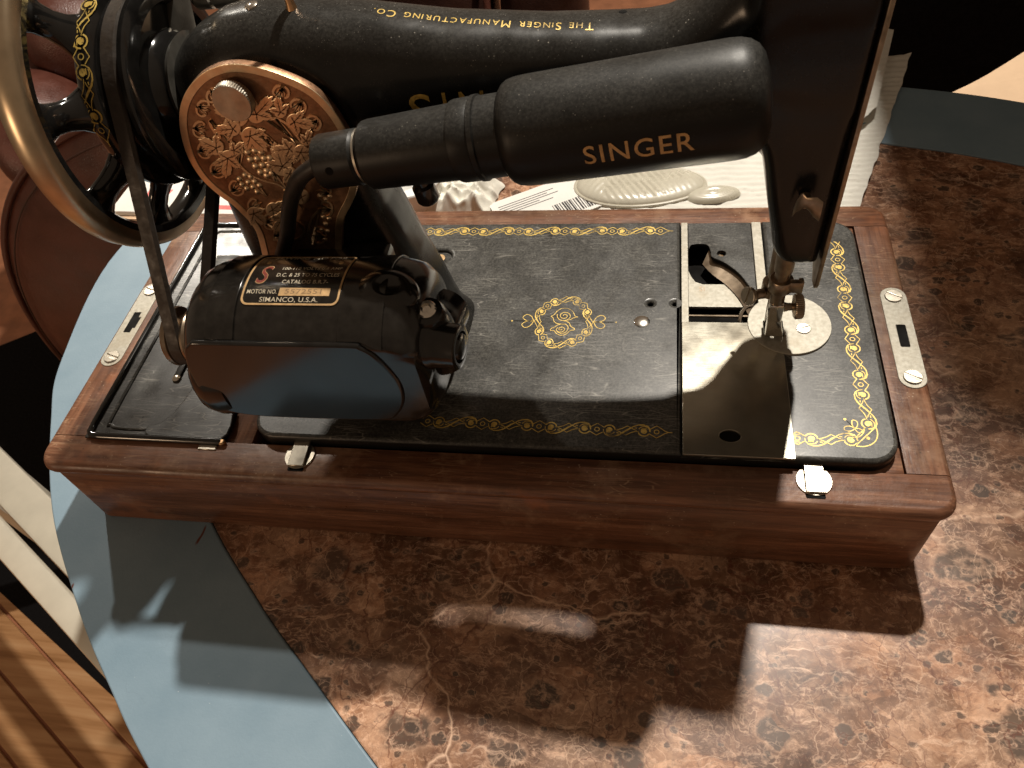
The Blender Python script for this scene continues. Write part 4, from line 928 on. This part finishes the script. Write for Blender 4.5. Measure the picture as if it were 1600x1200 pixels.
def towel(u, v):
    x, y = lerp2((242, 236), (438, 236), (512, 452), (262, 440), u, v); x += 1.6 * noise.noise(Vector((v * 14, 0, u > .5)))
    return (x, y, 2.6 + ridges(x, y, .42, 6.2) + .9 * noise.noise(Vector((x * .16, y * .12, 5))) + .5 * noise.noise(Vector((x * .5, y * .5, 2))) + 2.6 * noise.noise(Vector((x * .012, y * .012, 1))) + (3 * max(0, v - .85) / .15) * max(0, u - .6) / .4)
mk('paper_towel', sheet(grid(90, 150, towel), .5), M['paper'], label='white embossed paper towel lying flat on the marble behind the machine', cat='paper towel')
def towel2(u, v):
    x, y = lerp2((440, 330), (473, 372), (499, 470), (470, 478), u, v)
    return (x, y, 7.5 + ridges(x + y * .2, y, .42, 6.2) + 10 * v * v + 3 * u * (1 - v))
mk('paper_towel', sheet(grid(40, 70, towel2), .5), M['paper'], label='small torn corner of paper towel curling up beside the head of the machine', cat='paper towel')
def plastic(u, v):
    a = 2 * pi * u; r = v; x = 300 + 47 * r * cos(a); y = 291 + 24 * r * sin(a) * (1 - .12 * cos(a))
    h = 6.5 * max(0, 1 - r ** 4) ** .5; rib = .55 * sin(2 * pi * (x * .8 + (y - 291) * .5 * (1 if x > 275 else -1)) / 4.2) * (1 - r ** 6)
    return (x, y, 3.2 + h + rib * min(1, r * 6))
pk = empty('plastic_case', (300, 291, 3), 'milky ribbed plastic case with a small end lobe lying on the paper towel', 'plastic case')
mk('ribbed_shell', join(grid(120, 26, plastic)), M['clear'], pk)
def lobe(u, v):
    a = 2 * pi * u; x = 352 + 19 * v * cos(a); y = 279 + 9 * v * sin(a) + .12 * (x - 352)
    return (x, y, 3 + 4.2 * max(0, 1 - v ** 4) ** .5 + .45 * sin(2 * pi * v * 3) * (1 - v))
mk('end_lobe', grid(48, 14, lobe), M['clear'], pk)
mk('rim_bead', tube([(300 + 47 * cos(a), 291 + 24 * sin(a) * (1 - .12 * cos(a)), 4) for a in (2 * pi * i / 60 for i in range(60))], 1.3, 8, True), M['clear'], pk)
cl = empty('label_card', (236, 272, 0), 'white label card with a black barcode lying next to the plastic case', 'label')
rc = lambda x, y, z: (234 + x * cos(.52) - y * sin(.52), 271 + x * sin(.52) + y * cos(.52), z)
mk('card', xf(move(flat([rrect(-38, -22, 38, 22, 2)], .6), 0, 0, 3.6), rc), M['card'], cl)
random.seed(3); bars = []; x = 2
while x < 30:
    w_b = random.choice((.5, .8, 1.3)); bars.append([(x, -19), (x + w_b, -19), (x + w_b, -4), (x, -4)]); x += w_b + random.choice((.5, .9, 1.2))
mk('barcode', xf(move(flat(bars), 0, 0, 4.28), rc), M['ink'], cl, False, kind='stuff')
mk('printed_lines', xf(move(flat([[(-33, y), (-33 + w_, y), (-33 + w_, y + .7), (-33, y + .7)] for y, w_ in ((14, 44), (11.5, 38), (9, 46), (6.5, 30), (4, 40))]), 0, 0, 4.28), rc), M['ink'], cl, False, kind='stuff')
def bag(u, v):
    x, y = lerp2((134, 262), (193, 258), (197, 300), (140, 306), u, v); e = min(u, 1 - u, v, 1 - v) * 2
    r1 = 1 - abs(noise.noise(Vector((x * .055, y * .055, 2.2)))) * 2.1; r2 = 1 - abs(noise.noise(Vector((x * .13, y * .11, 7.1)))) * 2; r3 = 1 - abs(noise.noise(Vector((x * .3, y * .26, 4.4)))) * 2
    return (x + 3 * noise.noise(Vector((v * 5, u * 5, 1))), y + 3 * noise.noise(Vector((u * 5, v * 5, 8))), 1 + min(1, e * 3) * (9 + 5 * r1 + 3.2 * r2 + 1.3 * r3))
mk('plastic_bag', sheet(grid(70, 56, bag), .4), M['plasticbag'], label='crumpled white plastic bag on the marble behind the pillar', cat='plastic bag', sharp=60)
cup = mk('white_dish', join(lathe((131, 277, .4), (0, 0, 1), [(0, 14), (2, 17), (14, 24), (26, 27), (27, 26.4), (25, 25), (14, 22), (4, 15), (3, .1)], 48)), M['porcelain'], label='small white glazed dish partly hidden behind the pillar', cat='dish')
rp0 = empty('printed_packet', (-50, 300, 0), 'white card packet with red printing lying behind the hand wheel', 'packet')
rq = lambda x, y, z: (-54 + x * cos(-.05) - y * sin(-.05), 291 + x * sin(-.05) + y * cos(-.05), z)
mk('packet_body', xf(bevelled(box(-62, -32, .4, 62, 40, 10), .8, 2), rq), M['card'], rp0)
mk('packet_base', xf(box(-64, -36, .3, 66, -32.2, 6), rq), M['kraft'], rp0)
redp = [[(-38, -24), (-22, -26), (-18, -4), (-40, -2)], [p for p in circ(-30, 12, 9, 20, 4)], rrect(22, -26, 50, -8, 8, 5), rrect(-8, 4, 14, 22, 4, 4)]
mk('red_print', xf(move(flat(redp[:1] + [redp[1], redp[3]]), 0, 0, 10.1), rq), M['redink'], rp0, False, kind='stuff')
mk('red_swoosh', xf(move(flat([rrect(20, -27, 56, -6, 9, 6), rrect(25, -22, 52, -11, 5, 5)]), 0, 0, 10.1), rq), M['redink'], rp0, False)

# ------------------------------------------------------------------ furniture round the table
def pillow(c, r, rot=(0, 0, 0), e=2.6, n=56, m=36, wr=0.0, seed=0):
    Rm = Matrix.Rotation(rot[2], 3, 'Z') @ Matrix.Rotation(rot[1], 3, 'Y') @ Matrix.Rotation(rot[0], 3, 'X'); V, F = [], []
    p = lambda v: math.copysign(abs(v) ** (2 / e), v)
    for j in range(m + 1):
        for i in range(n):
            a, b = 2 * pi * i / n, pi * j / m - pi / 2
            d = Vector((r[0] * p(cos(b)) * p(cos(a)), r[1] * p(cos(b)) * p(sin(a)), r[2] * p(sin(b))))
            d *= 1 + wr * noise.noise(d * .011 + Vector((seed, 0, 0)))
            V.append(tuple(Vector(c) + Rm @ d))
    for j in range(m):
        for i in range(n): F.append((j * n + i, j * n + (i + 1) % n, (j + 1) * n + (i + 1) % n, (j + 1) * n + i))
    return V, F
ac = empty('armchair', (-200, 520, -742), 'brown leather barrel armchair with a piped round back standing left of the table', 'armchair')
sq_low = lambda x, y, z: (x, y, z if z > -395 else -395 + (z + 395) * .85)
mk('under_block', box(-470, 470, -741, 180, 600, -500, 10, 2), M['blackcloth_shade'], ac)  # added black box standing in for the dark under the chair
mk('round_back', lathe((-140, 430, -395), (0, 1, 0), [(-34, .1), (-33, 120), (-27, 230), (-17, 310), (-6, 358), (3, 380), (14, 391), (30, 396), (90, 394), (120, 380), (134, 340), (140, .1)], 120, True) if False else xf(lathe((-140, 430, -395), (0, 1, 0), [(-34, .1), (-33, 120), (-27, 230), (-17, 310), (-6, 358), (3, 380), (14, 391), (30, 396), (90, 394), (120, 380), (134, 340), (140, .1)], 120), sq_low), M['leather'], ac)
mk('piping', tube([sq_low(-140 + 389 * cos(a), 436, -395 + 389 * sin(a)) for a in (2 * pi * i / 140 for i in range(140))], 4.0, 10, True), M['leather'], ac)
mk('stitched_seam', tube([sq_low(-140 + 372 * cos(a), 425, -395 + 372 * sin(a)) for a in (2 * pi * i / 140 for i in range(140))], 1.0, 6, True), M['darkleather'], ac)
for i, (x, y, z, a) in enumerate(((-430, 560, -105, .3), (-470, 660, -80, .1), (-520, 760, -60, -.1), (-400, 690, -40, .4), (-560, 640, -110, .2), (-600, 860, -40, .0))):
    mk('tufted_cushion', pillow((x, y, z), (62, 78, 60), (.2, .3, a), 2.2, wr=.25, seed=i * 3.1), M['leather'], ac)
mk('seat', pillow((-260, 760, -330), (330, 230, 130), (0, 0, .0), 4), M['darkleather'], ac)
a2 = empty('armchair', (60, 1050, -742), 'dark leather armchair in the shadow beyond the far side of the table', 'armchair')
mk('back_cushion', pillow((-70, 930, -165), (150, 90, 150), (0, 0, .1), 4, wr=.05), M['darkleather'], a2)
mk('back_cushion', pillow((150, 930, -165), (62, 90, 150), (0, 0, .1), 4, wr=.05, seed=4), M['darkleather'], a2)
mk('under_block', box(-230, 860, -740, 215, 1200, -320, 12, 2), M['darkleather'], a2)
mk('piping', tube([(78, 838, -300), (82, 836, -160), (84, 846, -60), (86, 880, -20)], 5, 10), M['leather'], a2)
wbn = empty('slatted_bench', (-290, 100, -742), 'cream painted wooden bench with two slats beside the table edge', 'bench')
sd = Vector((.862, -.507, 0)).normalized(); sn = Vector((.507, .862, 0))
def slat(c, hw, L0, L1, z0, z1):
    b = [tuple(Vector((c[0], c[1], z)) + sd * a + sn * w) for z in (z0, z1) for a, w in ((L0, -hw), (L1, -hw), (L1, hw), (L0, hw))]
    return bevelled((b, [(0, 3, 2, 1), (4, 5, 6, 7), (0, 1, 5, 4), (1, 2, 6, 5), (2, 3, 7, 6), (3, 0, 4, 7)]), 4, 2)
mk('slat', slat((-303, 80, 0), 13, -420, 330, -316, -300), M['whitepaint'], wbn)
mk('slat', slat((-283, 113, 0), 21, -420, 330, -338, -322), M['whitepaint'], wbn)
for a in (-330, 250):
    for w in (0, 38):
        c = Vector((-303, 80, 0)) + sd * a + sn * w
        mk('leg', box(c.x - 11, c.y - 11, -741, c.x + 11, c.y + 11, -338.3 if w else -316.3, 3, 2), M['whitepaint'], wbn)
bx = empty('cardboard_box', (730, 740, -742), 'tan cardboard box with a crease standing beyond the blue table border', 'box')
mk('box_body', box(590, 640, -740, 900, 900, -162, 3, 1), M['kraft'], bx)
mk('box_flap', ([(588, 636, -150), (905, 560, -168), (905, 700, -132), (588, 730, -140), (588, 636, -153), (905, 560, -171), (905, 700, -135), (588, 730, -143)], [(0, 1, 2, 3), (7, 6, 5, 4), (0, 4, 5, 1), (1, 5, 6, 2), (2, 6, 7, 3), (3, 7, 4, 0)]), M['kraft'], bx)
mk('box_flap', ([(588, 733, -140), (905, 703, -132), (905, 900, -128), (588, 900, -138), (588, 733, -143), (905, 703, -135), (905, 900, -131), (588, 900, -141)], [(0, 1, 2, 3), (7, 6, 5, 4), (0, 4, 5, 1), (1, 5, 6, 2), (2, 6, 7, 3), (3, 7, 4, 0)]), M['kraft'], bx)
ct = empty('shading_coat', (640, 530, -60), 'black coat before the cardboard box, its unseen upper part added to shade the table', 'coat')
rings = []  # coat drawn out upward, beyond view, to shade the table's right side
for k in range(30):
    t = k / 29; ring = []
    for i in range(90):
        a = 2 * pi * i / 90; wd_ = 168 - 60 * max(0, t - .94) / .06; dp = 46 - 14 * max(0, t - .8) / .2
        f = 1 + (.05 * sin(7 * a + 2 * t) * (1 - .7 * t) + .05 * noise.noise(Vector((cos(a) * 2, sin(a) * 2, t * 3)))) * (.1 + .9 * abs(sin(a)))
        x = 648 + wd_ * cos(a) * f; y = 545 + dp * sin(a) * f
        zb = -100 + .85 * max(0, x - 530) + 10 * noise.noise(Vector((x * .02, y * .02, 2)))
        ring.append((x, y, zb + (1050 - zb) * t))
    rings.append(ring)
mk('coat_body', loft(rings), M['blackcloth_shade'], ct)
mk('collar', tube([(640 + 62 * cos(a), 545 + 34 * sin(a), 1056 + 8 * sin(a)) for a in (2 * pi * i / 30 for i in range(30))], 14, 10, True), M['blackcloth_shade'], ct)
